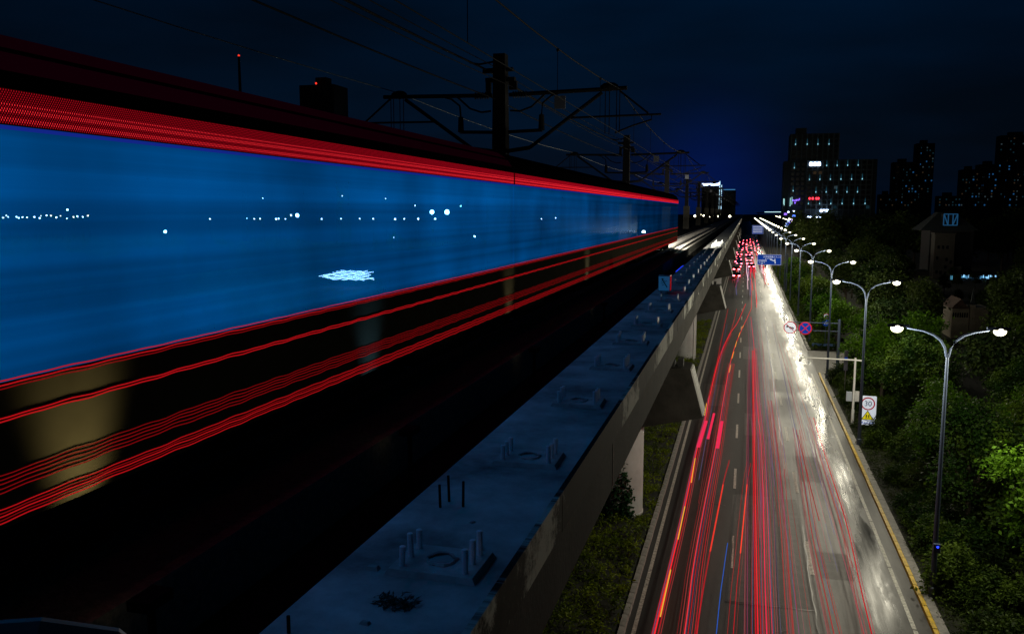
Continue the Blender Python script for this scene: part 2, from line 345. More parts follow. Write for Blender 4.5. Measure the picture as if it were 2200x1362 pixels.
    def mesh(self, name, mat, smooth=False):
        me = bpy.data.meshes.new(name); me.from_pydata(self.v, [], self.f); me.materials.append(mat); me.validate()
        import bmesh
        if len(self.f) < 30000:
            bm = bmesh.new(); bm.from_mesh(me); bmesh.ops.recalc_face_normals(bm, faces=bm.faces); bm.to_mesh(me); bm.free()
        if smooth:
            for p in me.polygons: p.use_smooth = True
            try: me.set_sharp_from_angle(angle=R(40))
            except Exception: pass
        return me
    def build(self, name, mat, parent=None, smooth=False):
        return link(name, self.mesh(name, mat, smooth), parent)
def link(name, me, parent=None, loc=(0, 0, 0)):
    o = bpy.data.objects.new(name, me); COL.objects.link(o); o.location = loc
    if parent is not None: o.parent = parent
    return o
def tag(o, label=None, cat=None, group=None, kind=None):
    if label: o['label'] = label
    if cat: o['category'] = cat
    if group: o['group'] = group
    if kind: o['kind'] = kind
    return o
def thing(name, label, cat, loc=(0, 0, 0), group=None, rz=0.0):
    o = bpy.data.objects.new(name, None); COL.objects.link(o); o.location = loc; o.rotation_euler = (0, 0, rz); o.empty_display_size = 0.3
    return tag(o, label, cat, group)
KIDS = {}
def copy_tree(o, parent=None):
    c = o.copy(); COL.objects.link(c)
    if parent is not None: c.parent = parent
    for ch in list(o.children): copy_tree(ch, c)
    return c
def lit(name, kind, parent, loc, energy, color, radius, rot=None, angle=None, blend=0.5):
    l = bpy.data.lights.new(name, kind); l.energy = energy; l.color = color; l.shadow_soft_size = radius
    if angle: l.spot_size = R(angle); l.spot_blend = blend
    o = bpy.data.objects.new(name, l); COL.objects.link(o); o.parent = parent; o.location = loc
    if rot: o.rotation_euler = rot
    return o

# ================================================================== SETTING
g = MB().add([(-3000, -60, -0.05), (3000, -60, -0.05), (3000, 5000, -0.05), (-3000, 5000, -0.05)], [(0, 1, 2, 3)]).build('ground', soil)
tag(g, 'dark bare ground reaching to the skyline', kind='structure')
YN, YF = -20, 1500
rd = MB()
ys = [YN, 20, 60, 100, 160, 240, 400, 700, YF]
for a, b in zip(ys, ys[1:]): rd.add([(-3.95, a, 0), (7.42, a, 0), (7.42, b, 0), (-3.95, b, 0)], [(0, 1, 2, 3)])
tag(rd.build('road', road_mat), 'wet three lane asphalt road running beside the viaduct', kind='structure')
mk = MB()
def sheet(mb, x0, x1, y0, y1, z=0.009): mb.add([(x0, y0, z), (x1, y0, z), (x1, y1, z), (x0, y1, z)], [(0, 1, 2, 3)])
sheet(mk, -3.72, -3.56, YN, 900)
y = YN
while y < 86: sheet(mk, 6.72, 6.88, y, y + 5.9); y += 6.0
sheet(mk, 6.72, 6.88, 104, 600)
for k in range(40):
    y0 = 26.5 + 11.5 * k
    sheet(mk, -0.2, -0.05, y0, y0 + 4); sheet(mk, 3.27, 3.45, y0 + 0.2, y0 + 4.2)
tag(mk.build('lane_markings', line_paint), 'worn white lane lines and dashes on the road', kind='structure')
pm = MB()
for (x0, x1, y0, y1) in [(-.22, 3.2, 34.6, 48.4), (.4, 2.4, 62, 69), (3.6, 5.0, 52, 57.5), (2.6, 4.6, 78, 84), (-3.2, -1.2, 71, 80), (.2, 1.9, 95, 104), (3.7, 5.1, 38, 41)]: sheet(pm, x0, x1, y0, y1, 0.0045)
tag(pm.build('road_patch', principled('patched_asphalt', (.030, .027, .025), .5, var=.55, vscale=2.2, bump=.5, bscale=30, spec=.35)), 'darker repaired asphalt patches cut into the road', kind='structure')
# tar seams, cracks and a cut patch
sm = MB()
def crack(p, q, wd, jit, seg):
    p = Vector(p); q = Vector(q); d = q - p; n = Vector((-d.y, d.x)).normalized(); pts = []
    for i in range(seg + 1):
        a = p + d * i / seg + n * rnd.uniform(-jit, jit); pts.append((a, wd * rnd.uniform(0.5, 1.4)))
    for (a, w0), (b, w1) in zip(pts, pts[1:]):
        sm.add([(*(a + n * w0 / 2), 0.014), (*(a - n * w0 / 2), 0.014), (*(b - n * w1 / 2), 0.014), (*(b + n * w1 / 2), 0.014)], [(0, 1, 2, 3)])
crack((-0.05, 48.4), (-0.26, 34.5), 0.09, 0.03, 14); crack((-0.26, 34.5), (3.2, 34.6), 0.07, 0.04, 14)
crack((3.30, 44.5), (3.15, 28), 0.05, 0.05, 26); crack((-0.1, 48.4), (3.3, 48.5), 0.05, 0.05, 12)
crack((2.2, 92), (5.6, 90.5), 0.12, 0.12, 14); crack((3.4, 130), (2.9, 60), 0.07, 0.10, 50)
crack((4.7, 70), (5.6, 45), 0.07, 0.12, 30); crack((5.2, 62), (6.0, 44), 0.06, 0.1, 24)
for k in range(16):
    x = rnd.uniform(-2.8, 6); yy = rnd.uniform(32, 120); crack((x, yy), (x + rnd.uniform(-1, 1), yy + rnd.uniform(-.6, .6)), 0.05, 0.05, 6)
tag(sm.build('tar_seam', tar), 'black tar seams and cracks across the asphalt', kind='structure')

# kerbs: stones one by one near the camera
def kerb(x0, x1, y0, y1, step, mat, h, group, label, parent, name='kerb_stone'):
    me = MB().frustum(0, 0, 0, h, (x1 - x0) / 2, step / 2 - 0.012, (x1 - x0) / 2 - 0.015, step / 2 - 0.02).mesh(name, mat)
    yy = y0
    while yy < y1:
        o = link(name, me, parent, ((x0 + x1) / 2 + rnd.uniform(-.008, .008), yy + step / 2, rnd.uniform(-.006, .004))); yy += step
kr = thing('yellow_kerb', 'yellow painted kerb beside the wet gutter in front of the shrubs', 'kerb', (0, 0, 0)); kr['kind'] = 'structure'
kerb(7.42, 7.62, 24, 88, 1.0, yellow_paint, 0.14, None, None, kr)
MB().box(7.63, 24, 0, 7.98, 88, 0.11).build('kerb_backing', kerb_mat, kr)
kr2 = thing('far_kerb', 'grey kerb beyond the side opening under the far street lamps', 'kerb', (0, 0, 0)); kr2['kind'] = 'structure'
kerb(7.42, 7.75, 103, 203, 1.0, kerb_mat, 0.14, None, None, kr2)
MB().box(7.42, 203, 0, 7.75, 900, 0.13).build('kerb_run', kerb_mat, kr2)
kr3 = thing('median_kerb', 'low pale kerb between the road and the planted median', 'kerb', (0, 0, 0)); kr3['kind'] = 'structure'
kerb(-4.22, -3.95, 24, 154, 1.0, kerb_mat, 0.16, None, None, kr3)
MB().box(-4.22, 154, 0, -3.95, 900, 0.15).build('kerb_run', kerb_mat, kr3)
MB().box(-14, 20, -0.04, -4.22, 900, 0.06).build('median', soil)
tag(bpy.data.objects['median'], 'planted median strip under the viaduct', kind='structure')
MB().box(7.42, 88.2, -0.04, 14, 102.8, 0.012).build('side_path', kerb_mat)
tag(bpy.data.objects['side_path'], 'paved side opening between the kerbs', kind='structure')
MB().box(7.98, 20, -0.04, 11.5, 88.1, 0.06).build('verge', soil)
tag(bpy.data.objects['verge'], 'dark planted verge behind the yellow kerb', kind='structure')

# ================================================================== foliage generators
def leaves_mesh(name, centres, per, size, seed, mat, spread=0.32, aspect=0.55, flat=0.0, upbias=0.35):
    r = np.random.RandomState(seed); C = np.repeat(np.array(centres, float), per, axis=0); n = len(C)
    P = C + r.normal(0, 1, (n, 3)) * np.array([spread, spread, spread * (0.75 - flat)])
    d = r.normal(0, 1, (n, 3)); d[:, 2] = d[:, 2] * 0.6 - 0.25; d /= np.linalg.norm(d, axis=1)[:, None]
    nr = r.normal(0, 1, (n, 3)); nr[:, 2] += upbias * 3; s = np.cross(d, nr); s /= (np.linalg.norm(s, axis=1)[:, None] + 1e-9)
    up = np.cross(s, d)
    L = size * r.uniform(0.6, 1.35, (n, 1)); W = L * aspect
    v = np.stack([P, P + d * L * 0.5 + s * W * 0.5 + up * L * .05, P + d * L - up * L * .08, P + d * L * 0.5 - s * W * 0.5 + up * L * .05], axis=1).reshape(-1, 3)
    me = bpy.data.meshes.new(name); me.vertices.add(len(v)); me.vertices.foreach_set('co', v.astype(np.float32).ravel())
    me.loops.add(4 * n); me.loops.foreach_set('vertex_index', np.arange(4 * n, dtype=np.int32))
    me.polygons.add(n); me.polygons.foreach_set('loop_start', np.arange(0, 4 * n, 4, dtype=np.int32))
    try: me.polygons.foreach_set('loop_total', np.full(n, 4, dtype=np.int32))
    except Exception: pass
    me.update(calc_edges=True); me.validate(); me.materials.append(mat); return me
def crown_centres(seed, lobes, count):
    r = np.random.RandomState(seed); out = []
    while len(out) < count:
        c, a = lobes[r.randint(len(lobes))]
        d = r.normal(0, 1, 3); d /= np.linalg.norm(d)
        if d[2] < -0.55: continue
        rad = r.uniform(0.55, 1.0) ** 0.6
        out.append(np.array(c) + d * np.array(a) * rad)
    return out
def make_tree_meshes(seed, h, wd, count, per, size, mat, spread):
    r = random.Random(seed); lobes = []
    for k in range(7):
        an = r.uniform(0, 6.28); rr = wd * r.uniform(0.25, 0.62); zz = h * r.uniform(0.36, 0.80)
        lobes.append(((rr * math.cos(an), rr * math.sin(an), zz), (wd * r.uniform(.28, .48), wd * r.uniform(.28, .48), h * r.uniform(.13, .2))))
    lobes.append(((0, 0, h * 0.80), (wd * .4, wd * .4, h * .19)))
    cm = leaves_mesh('crown', crown_centres(seed, lobes, count), per, size, seed + 1, mat, spread)
    tb = MB(); tb.tube([(0, 0, 0), (r.uniform(-.1, .1), r.uniform(-.1, .1), h * .3), (r.uniform(-.2, .2), r.uniform(-.2, .2), h * .62)], [h * .022, h * .017, h * .008], 7)
    for (c, a) in lobes:
        tb.tube([(0, 0, h * .28), (c[0] * .55, c[1] * .55, (h * .28 + c[2]) / 2 + .2), c], [h * .011, h * .007, h * .003], 5)
    return cm, tb.mesh('trunk', bark, True)
near_kinds = [make_tree_meshes(11, 8.2, 3.0, 150, 92, 0.21, leaf_a, .34), make_tree_meshes(12, 7.2, 2.6, 135, 92, 0.19, leaf_b, .31), make_tree_meshes(13, 8.8, 3.3, 160, 90, 0.22, leaf_a, .36)]
mid_kinds = [make_tree_meshes(21, 8.5, 3.2, 190, 30, 0.34, leaf_a, .36), make_tree_meshes(22, 7.6, 3.0, 180, 30, 0.33, leaf_b, .36), make_tree_meshes(23, 9.0, 3.6, 200, 30, 0.36, leaf_d, .4)]
far_kinds = [make_tree_meshes(31, 15.0, 6.0, 170, 16, 0.95, leaf_d, .9), make_tree_meshes(32, 13.0, 6.5, 170, 16, 0.95, leaf_d, .9)]
def plant_tree(km, loc, sc, rz, label, group, name='tree'):
    t = thing(name, label, 'tree', loc, group, rz); t.scale = sc if isinstance(sc, tuple) else (sc, sc, sc)
    link('trunk', km[1], t); c = link('crown', km[0], t); return t
def bush_mesh(seed, wd, h, count, per, size, mat, aspect=.55, spread=.16, upbias=.35):
    return leaves_mesh('foliage', crown_centres(seed, [((0, 0, h * .35), (wd, wd, h * .6)), ((wd * .4, .2, h * .3), (wd * .7, wd * .7, h * .55)), ((-wd * .45, -.2, h * .3), (wd * .6, wd * .7, h * .5))], count), per, size, seed, mat, spread, aspect, 0, upbias)
bush_kinds = [bush_mesh(41, 1.1, 1.9, 130, 34, .15, leaf_a), bush_mesh(42, 1.0, 1.5, 120, 34, .14, leaf_d), bush_mesh(43, 1.3, 2.4, 140, 30, .17, leaf_a)]
frond_kinds = [bush_mesh(44, 1.2, 2.2, 60, 30, .62, leaf_d, .10, .10, .1), bush_mesh(45, 1.0, 1.8, 55, 30, .55, leaf_a, .11, .10, .1)]
stem_me = MB()
for k in range(5):
    a = k * 1.26; stem_me.tube([(0, 0, 0), (.35 * math.cos(a), .35 * math.sin(a), .7), (.6 * math.cos(a), .6 * math.sin(a), 1.3)], [.04, .03, .012], 5)
stem_me = stem_me.mesh('stem', bark)

# ================================================================== VIADUCT
VY0, VY1 = -6.0, 900.0
vd = thing('viaduct', 'grey concrete railway viaduct with stained parapet edge beside the road', 'viaduct', (0, 0, 0))
MB().box(-3.27, VY0, 12.62, -1.86, VY1, 13.0).build('walkway_slab', slab_mat, vd)
fp = MB().box(-1.86, 0.012, 12.58, -1.80, 7.988, 13.02).mesh('fascia_panel', fascia_mat)
for k in range(-1, 25):
    o = link('fascia_panel', fp, vd, (rnd.uniform(-.004, .004), 8.0 * k + 0.6, rnd.uniform(-.004, .004)))
MB().box(-1.86, 200.62, 12.58, -1.80, VY1, 13.02).build('fascia_run', fascia_mat, vd)
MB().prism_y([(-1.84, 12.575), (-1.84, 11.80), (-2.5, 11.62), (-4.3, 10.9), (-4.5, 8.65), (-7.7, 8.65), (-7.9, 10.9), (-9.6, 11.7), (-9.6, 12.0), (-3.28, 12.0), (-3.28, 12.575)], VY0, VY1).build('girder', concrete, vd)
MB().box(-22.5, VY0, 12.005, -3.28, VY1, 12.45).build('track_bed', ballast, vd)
MB().box(-22.9, VY0, 12.0, -22.5, VY1, 13.4).build('far_parapet', concrete, vd)
jm = MB().box(-1.845, 0, 11.79, -1.832, .04, 12.57).mesh('expansion_joint', tar)
for k in range(20): link('expansion_joint', jm, vd, (0, 12.5 + 24.5 * k, 0))

def make_pier(label):
    t = thing('viaduct_pier', label, 'pier', (-6.1, 44, 0), 'viaduct piers beside the road')
    MB().lathe([(1.30, 0), (1.30, .15), (1.27, .18), (1.27, 5.4)], n=28).build('shaft', pier_mat, t, True)
    half = [(1.30, 4.95), (4.28, 5.62), (3.62, 8.10)]
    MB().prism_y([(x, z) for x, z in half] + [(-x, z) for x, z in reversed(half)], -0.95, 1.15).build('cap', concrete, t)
    rb = MB()
    for yy in (-.72, -.1, .5):
        rb.prism_y([(4.285, 5.66), (4.36, 5.70), (3.72, 8.06), (3.625, 8.06)], yy, yy + .3)
    rb.build('cap_rib', white_paint, t)
    for sx in (-1, 1):
        b_ = MB()
        b_.box(sx * 2.3 - .5, -.6, 8.1, sx * 2.3 + .5, .7, 8.32).box(sx * 2.3 - .38, -.5, 8.32, sx * 2.3 + .38, .6, 8.64)
        b_.box(sx * 3.1 - .14, -.4, 8.1, sx * 3.1 + .14, .3, 8.5).build('bearing', rubber, t)
    return t
pier0 = make_pier('nearest viaduct pier, its white round shaft overgrown with ivy')
iv = []
rr_ = np.random.RandomState(5)
for k in range(420):
    a = R(rr_.uniform(-150, -52)); top = 3.9 * (0.35 + 0.65 * abs(math.sin(a * 3.1))) ; z = rr_.uniform(0, 1) ** 1.4 * top
    iv.append((1.30 * math.cos(a), 1.30 * math.sin(a), z + .2))
ivy = link('ivy', leaves_mesh('ivy', iv, 7, .16, 8, ivy_m, .09, .7, 0, .1), pier0)
pier_labels = ['second viaduct pier along the median with a pale drain pipe beside it', 'third viaduct pier along the median', 'fourth viaduct pier, small in the distance']
for k in range(1, 9):
    p = copy_tree(pier0); p.location = (-6.1, 44 + 50 * k, 0)
    p['label'] = pier_labels[k - 1] if k <= 3 else 'tiny distant viaduct pier lost under the far end of the parapet'
    for ch in list(p.children):
        if ch.name.startswith('ivy'): bpy.data.objects.remove(ch)
dp = MB().tube([(-4.95, 91.5, 0), (-4.95, 91.5, 7.5)], .09, 8).build('drain_pipe', white_paint); tag(dp, 'pale vertical drain pipe standing beside the second pier', 'drain pipe')

# base plates with bolts on the walkway
stud = MB().lathe([(.028, 0), (.028, .20), (.022, .205)], n=8).mesh('bolt', pale_pipe, True)
plate_bm = MB().frustum(0, 0, 0, .05, .40, .30, .37, .28).mesh('plinth', principled('plinth_concrete', (0.50, 0.52, 0.52), .75, var=.4, vscale=4, bump=.4, bscale=20))
hole = MB().lathe([(.13, .05), (.13, .054)], n=14); hole = hole.mesh('socket', tar)
rim = MB(); rp = [(rr0 * math.cos(2 * math.pi * k / 18), rr0 * math.sin(2 * math.pi * k / 18), .05 + rnd.uniform(0, .008)) for k, rr0 in enumerate([rnd.uniform(.112, .142) for _ in range(18)])]
rim.tube(rp + [rp[0]], [rnd.uniform(.010, .022) for _ in range(18)] + [.015], 5, False)
rim = rim.mesh('socket_rim', slab_mat)
def base_plate(y, label):
    t = thing('bolt_plate', label, 'base plate', (-2.43 + rnd.uniform(-.03, .03), y, 13.0), 'bolted base plates along the viaduct walkway', rnd.uniform(-.05, .05))
    link('plinth', plate_bm, t)
    for sx in (-1, 1):
        for j in (-1, 0, 1):
            b = link('bolt', stud, t, (sx * .28, j * .195, .045)); b.rotation_euler = (rnd.uniform(-.05, .05), rnd.uniform(-.05, .05), 0); b.scale.z = rnd.uniform(.85, 1.1)
    link('socket', hole, t); link('socket_rim', rim, t)
names = ['nearest bolted base plate on the blue lit walkway, above the dark debris', 'second bolted base plate along the walkway, just past three dark rods',
         'third bolted base plate along the walkway', 'fourth bolted base plate along the walkway', 'fifth bolted base plate along the walkway', 'sixth bolted base plate along the walkway', 'seventh bolted base plate along the walkway']
for k in range(26):
    base_plate(6.52 + 3.19 * k, names[k] if k < 7 else 'small bolted base plate far along the walkway beyond the box sign')
rods = [(-2.92, 7.87, .24), (-2.89, 8.06, .28), (-2.70, 7.95, .27)]
for i, (x, yy, h) in enumerate(rods):
    o = MB().tube([(0, 0, 0), (rnd.uniform(-.01, .01), 0, h)], .014, 7).build('steel_rod', dark_steel); o.location = (x, yy, 13.0)
    tag(o, ['short dark steel rod, leftmost of the three on the walkway', 'middle dark steel rod of the three, standing farthest back', 'dark steel rod standing alone to the right of the other two'][i], 'rod', 'dark steel rods stuck in the walkway')
o = MB().tube([(0, 0, 0), (0, 0, .13)], .014, 7).build('steel_rod', dark_steel); o.location = (-3.07, 5.13, 13.0); tag(o, 'dark steel rod at the bottom edge of the picture by the walkway rim', 'rod', 'dark steel rods stuck in the walkway')
dbm = leaves_mesh('debris', [(x, y_, .02) for x, y_ in [(rnd.uniform(-.18, .18), rnd.uniform(-.07, .07)) for _ in range(24)]], 9, .09, 77, principled('dead_leaves', (0.06, 0.052, 0.04), .9), .04, .3, .4)
o = link('debris', dbm); o.location = (-2.50, 5.76, 13.0); o.scale = (.8, .8, .5); tag(o, 'clump of dead leaves and dirt on the walkway near the first base plate', 'debris')
for i, (x, yy, s_) in enumerate([(-2.95, 6.3, .06), (-2.47, 7.55, .03), (-2.2, 6.95, .05), (-2.6, 5.4, .04)]):
    o = MB().frustum(0, 0, 0, s_ * .5, s_, s_ * .6, s_ * .7, s_ * .4).build('concrete_chip', slab_mat); o.location = (x, yy, 13.0); o.rotation_euler.z = i
    tag(o, ['flat concrete chip left of the nearest base plate', 'tiny concrete chip behind the nearest base plate', 'concrete chip right of the nearest base plate', 'concrete chip by the debris clump'][i], 'rubble')

# box sign on the walkway edge
t = thing('box_sign', 'square pale box sign with a dark arrow standing on the walkway edge', 'sign', (-2.80, 31.3, 13.0))
MB().box(-.22, -.09, .12, .21, .35, .68).build('housing', grey_metal, t)
MB().box(-.20, -.10, .14, .19, -.092, .66).build('face', face_glow, t)
a_ = MB(); a_.bar_y((-.09, .58), (.11, .26), .035, -.108, -.102); a_.bar_y((-.09, .58), (-.02, .55), .03, -.1085, -.1025).build('arrow', black_paint, t)
s_ = MB(); s_.bar_y((-.11, .47), (.03, .50), .018, -.1065, -.1015); s_.bar_y((-.12, .40), (-.02, .42), .018, -.1065, -.1015); s_.bar_y((-.08, .33), (0, .36), .018, -.1065, -.1015); s_.bar_y((.02, .46), (.10, .50), .018, -.1065, -.1015).build('faded_mark', grey_metal, t)
MB().tube([(-.12, 0.1, 0), (-.12, 0.1, .12)], .03, 6).tube([(.12, 0.1, 0), (.12, 0.1, .12)], .03, 6).build('foot', galv, t)
MB().box(.211, -.05, .14, .222, .32, .66).build('red_side_lamp', emit('red_side_lit', (1, .01, .012), .32), t)

# ================================================================== TRACK
tk = thing('railway_track', 'railway track on dark ballast beside the walkway', 'railway track', (-6.05, 0, 12.45))
for sx in (-1, 1):
    MB().prism_y([(sx * .7175 - .07, 0.78), (sx * .7175 + .07, 0.78), (sx * .7175 + .02, .83), (sx * .7175 + .035, .95), (sx * .7175 - .035, .95), (sx * .7175 - .02, .83)], VY0, 600).build('rail', rail_mat, tk)
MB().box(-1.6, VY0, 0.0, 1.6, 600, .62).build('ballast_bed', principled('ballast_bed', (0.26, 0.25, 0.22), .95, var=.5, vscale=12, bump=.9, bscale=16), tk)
sl = MB().frustum(0, 0, .60, .78, 1.25, .13, 1.2, .10).mesh('sleeper', sleeper_mat)
for k in range(150): link('sleeper', sl, tk, (0, 58 + .62 * k, 0))

# ================================================================== TRAIN
XT = -6.05; ZR = 13.42
def wavy(x, y0, y1, z, r_, amp, ph, mb, step=.09):
    pts = []; yy = y0; k = 0
    while yy < y1:
        pts.append((x, yy, z + amp * .30 * math.sin(yy * 9.1 + ph * .5) + amp * .15 * math.sin(yy * 3.3 + ph) + amp * .30 * math.sin(yy * 16.0 + ph * .3))); yy += step
    amp_ = amp; pts.append((x, y1, pts[-1][2])); mb.tube(pts, r_, 4)
DZ = 13.6 - ZR
led_stud = None
def carriage(y1, L, label, dim_top, first):
    t = thing('train_carriage', label, 'train carriage', (XT, y1 - L, ZR), 'carriages of the lit train on the viaduct')
    h = lambda z: z + DZ      # heights measured over the rail head
    prof = [(1.40, h(.33)), (1.43, h(.40)), (1.43, h(1.30)), (1.38, h(1.30)), (1.38, h(.62)), (-1.38, h(.62)), (-1.38, h(.68)), (-1.43, h(.68)), (-1.43, h(.40)), (-1.40, h(.33))]
    MB().prism_y(prof, 0, L).build('lower_body', body_dark, t)
    roof = [(1.43, h(2.955)), (1.43, h(3.19)), (1.40, h(3.30)), (1.30, h(3.46)), (1.08, h(3.60)), (.6, h(3.72)), (0, h(3.76)), (-.6, h(3.72)), (-1.08, h(3.60)), (-1.30, h(3.46)), (-1.43, h(3.19)), (-1.43, h(2.955))]
    MB().prism_y(roof, 0, L).build('roof', roof_mat, t)
    MB().box(1.405, .0, h(1.302), 1.435, L, h(2.953)).build('window', train_glass, t)
    MB().box(-1.43, .0, h(.682), -1.40, L, h(2.953)).build('far_window', far_glass, t)
    for yy in (0.0, L - .055): MB().box(-1.40, yy, h(2.75), 1.40, yy + .055, h(2.953)).box(-1.38, yy, h(.622), 1.37, yy + .055, h(.9)).build('end_frame', body_dark, t)
    # red LED destination band: rows of small lamps on a dark strip
    MB().box(1.432, .02, h(2.96), 1.442, L - .02, h(3.185)).build('band_panel', band_back, t)
    mbs = {0: MB(), 1: MB()}
    nrow = 15
    for j in range(nrow):
        z = h(2.967 + .0148 * j); hot = 1 if j in (1, 2, 5, 6, 8) else 0
        yy = .03 + (.0103 if j % 2 else 0)
        while yy < L - .06:
            s_ = .0060 if hot else .0048; e_ = .0026
            mbs[hot].add([(1.443, yy, z - s_), (1.443, yy, z + s_), (1.443, yy + e_, z - s_), (1.443, yy + e_, z + s_), (1.4462, yy, z - s_), (1.4462, yy, z + s_), (1.4462, yy + e_, z - s_), (1.4462, yy + e_, z + s_)],
                         [(4, 6, 7, 5), (0, 4, 5, 1), (2, 3, 7, 6), (1, 5, 7, 3), (0, 2, 6, 4)])
            yy += .0205
    tag(mbs[0].build('led_row', led_red, t), kind='stuff'); tag(mbs[1].build('bright_led_row', led_hot, t), kind='stuff')
    MB().box(1.436, .02, h(2.925), 1.446, L - .02, h(2.950)).build('blue_edge_streak', streak_blue, t)  # glowing strip drawn for the blue edge glow under the band
    mbs2 = MB(); wavy(1.45, .02, L - .02, h(1.318), .005, .006, .3, mbs2); mbs2.build('light_streak', streak_line, t)  # full-length glowing tubes standing in for the moving train's light trails
    for zz, rr, am, ph, mt in [(1.285, .005, .008, 1.1, streak_line), (1.262, .004, .008, 2.0, streak_line2), (1.072, .005, .010, .4, streak_line), (1.050, .005, .010, 1.9, streak_line),
                               (.70, .0035, .012, .2, streak_line2), (.672, .004, .012, 1.4, streak_line2), (.645, .004, .012, 2.2, streak_line2), (.615, .0035, .012, 3.3, streak_line2), (.588, .004, .012, 4.2, streak_line2),
                               (.475, .004, .010, .9, streak_line), (.452, .004, .010, 2.6, streak_line2), (.432, .0045, .010, 3.7, streak_line), (.410, .0035, .010, 4.9, streak_line2), (.388, .0045, .010, 4.4, streak_line)]:
        m_ = MB(); wavy(1.437, .02, L - .02, h(zz), rr, am, ph, m_); m_.build('light_streak', mt, t)
    if dim_top:  # glowing sheets drawn for the faint upper light trails
        MB().add([(1.404, .05, h(3.305)), (1.404, L - .05, h(3.305)), (1.318, L - .05, h(3.44)), (1.318, .05, h(3.44))], [(0, 1, 2, 3)]).build('shoulder_streak', streak_dim, t)
        MB().add([(1.290, .05, h(3.475)), (1.290, L - .05, h(3.475)), (1.095, L - .05, h(3.60)), (1.095, .05, h(3.60))], [(0, 1, 2, 3)]).build('shoulder_streak', streak_dim, t)
    al = lit('saloon_fill_light', 'AREA', t, (.55, L / 2, h(2.75)), 115, (.0, .56, 1.0), .1, (0, R(-52), 0)); al = al.data; al.shape = 'RECTANGLE'; al.size = .25; al.size_y = L - 1  # unseen area light added to throw teal light onto the walkway
    # bogie frames below the body
    for yb in (3.2, L - 3.2): MB().box(-1.0, yb - 1.3, .12, 1.0, yb + 1.3, h(.33)).build('bogie', body_dark, t)
    for yb in (3.2, L - 3.2):
        for dy in (-1.0, 1.0):
            for sx in (-1, 1):
                wv = MB(); n = 16
                pr = [(yb + dy + .42 * math.cos(2 * math.pi * k / n), .44 + .42 * math.sin(2 * math.pi * k / n)) for k in range(n)]
                wv.prism_x(pr, sx * .72 - .06, sx * .72 + .06).build('wheel', rail_mat, t)
    return t
c0 = carriage(16.992, 22.0, 'nearest lit carriage with wide blue windows and dim red shoulder streaks at the left edge', True, True)
cars = [None, None, c0]
for i_, y1, lb in ((1, 38.996, 'middle lit carriage between the other two'), (0, 61.0, 'farthest lit carriage, its end facing down the empty track')):
    c = copy_tree(c0); c.location.y = y1 - 22.0; c['label'] = lb; cars[i_] = c
    for ch in list(c.children):
        if ch.name.startswith('shoulder_streak'): bpy.data.objects.remove(ch)
# added trackside lamps, placed on the deck to throw columns of light up the lower body side
def added_trackside_lamp(y, col, en, label, em):
    t = thing('added_trackside_lamp', label, 'lamp', (-4.08, y, 12.45), 'added lamps on the deck beside the train')
    MB().box(-.10, -.10, 0, .10, .10, .10).tube([(0, 0, .1), (0, 0, .72)], .03, 6).build('stand', dark_steel, t)
    MB().box(-.09, -.14, .72, .09, .14, .80).build('housing', dark_steel, t)
    MB().add([(-.092, -.12, .73), (-.092, .12, .73), (-.092, .12, .79), (-.092, -.12, .79)], [(0, 1, 2, 3)]).build('lens', em, t)
    lit('lamp_beam', 'SPOT', t, (-.06, 0, .86), en * 2.6, col, .16, (0, R(180 - 21), 0), 42, 1.0)
dim_lens = emit('trackside_lens', (1, .8, .45), .5)
added_trackside_lamp(4.95, (1.0, .80, .36), 210, 'added warm trackside lamp throwing a pale yellow column up the nearest carriage', dim_lens)
added_trackside_lamp(9.9, (.25, .6, 1.0), 60, 'added cool trackside lamp throwing a faint blue column up the train side', dim_lens)
added_trackside_lamp(16.6, (1.0, .88, .55), 60, 'second added warm trackside lamp farther along the train', dim_lens)
added_trackside_lamp(25.5, (1.0, .88, .60), 90, 'third added warm trackside lamp far along the train', dim_lens)
# headlights at the far end lighting the track ahead
for sx in (-1, 1):
    hl = MB().disc_y(sx * .95, .95 + DZ, .13, 22.001, 22.05, 14).build('headlight', emit('headlight_lit', (1, .95, .82), 20), cars[0])
lit('headlight_beam', 'SPOT', cars[0], (-.2, 22.2, 1.1), 110000, (1, .93, .76), .25, (R(83.5), 0, 0), 40, .9)

t = thing('track_signal', 'low blue signal lamp strip on the dark deck beside the walkway', 'signal', (-3.75, 52.0, 12.45))
MB().box(-.06, -3, 0, .06, 3, .14).build('housing', dark_steel, t)
for k in range(6): MB().box(.062, -2.8 + k, .03, .075, -2.1 + k, .12).box(-.05, -2.8 + k, .142, .05, -2.1 + k, .15).build('lamp', emit('blue_signal_lit', (.02, .06, 1.0), .8), t)
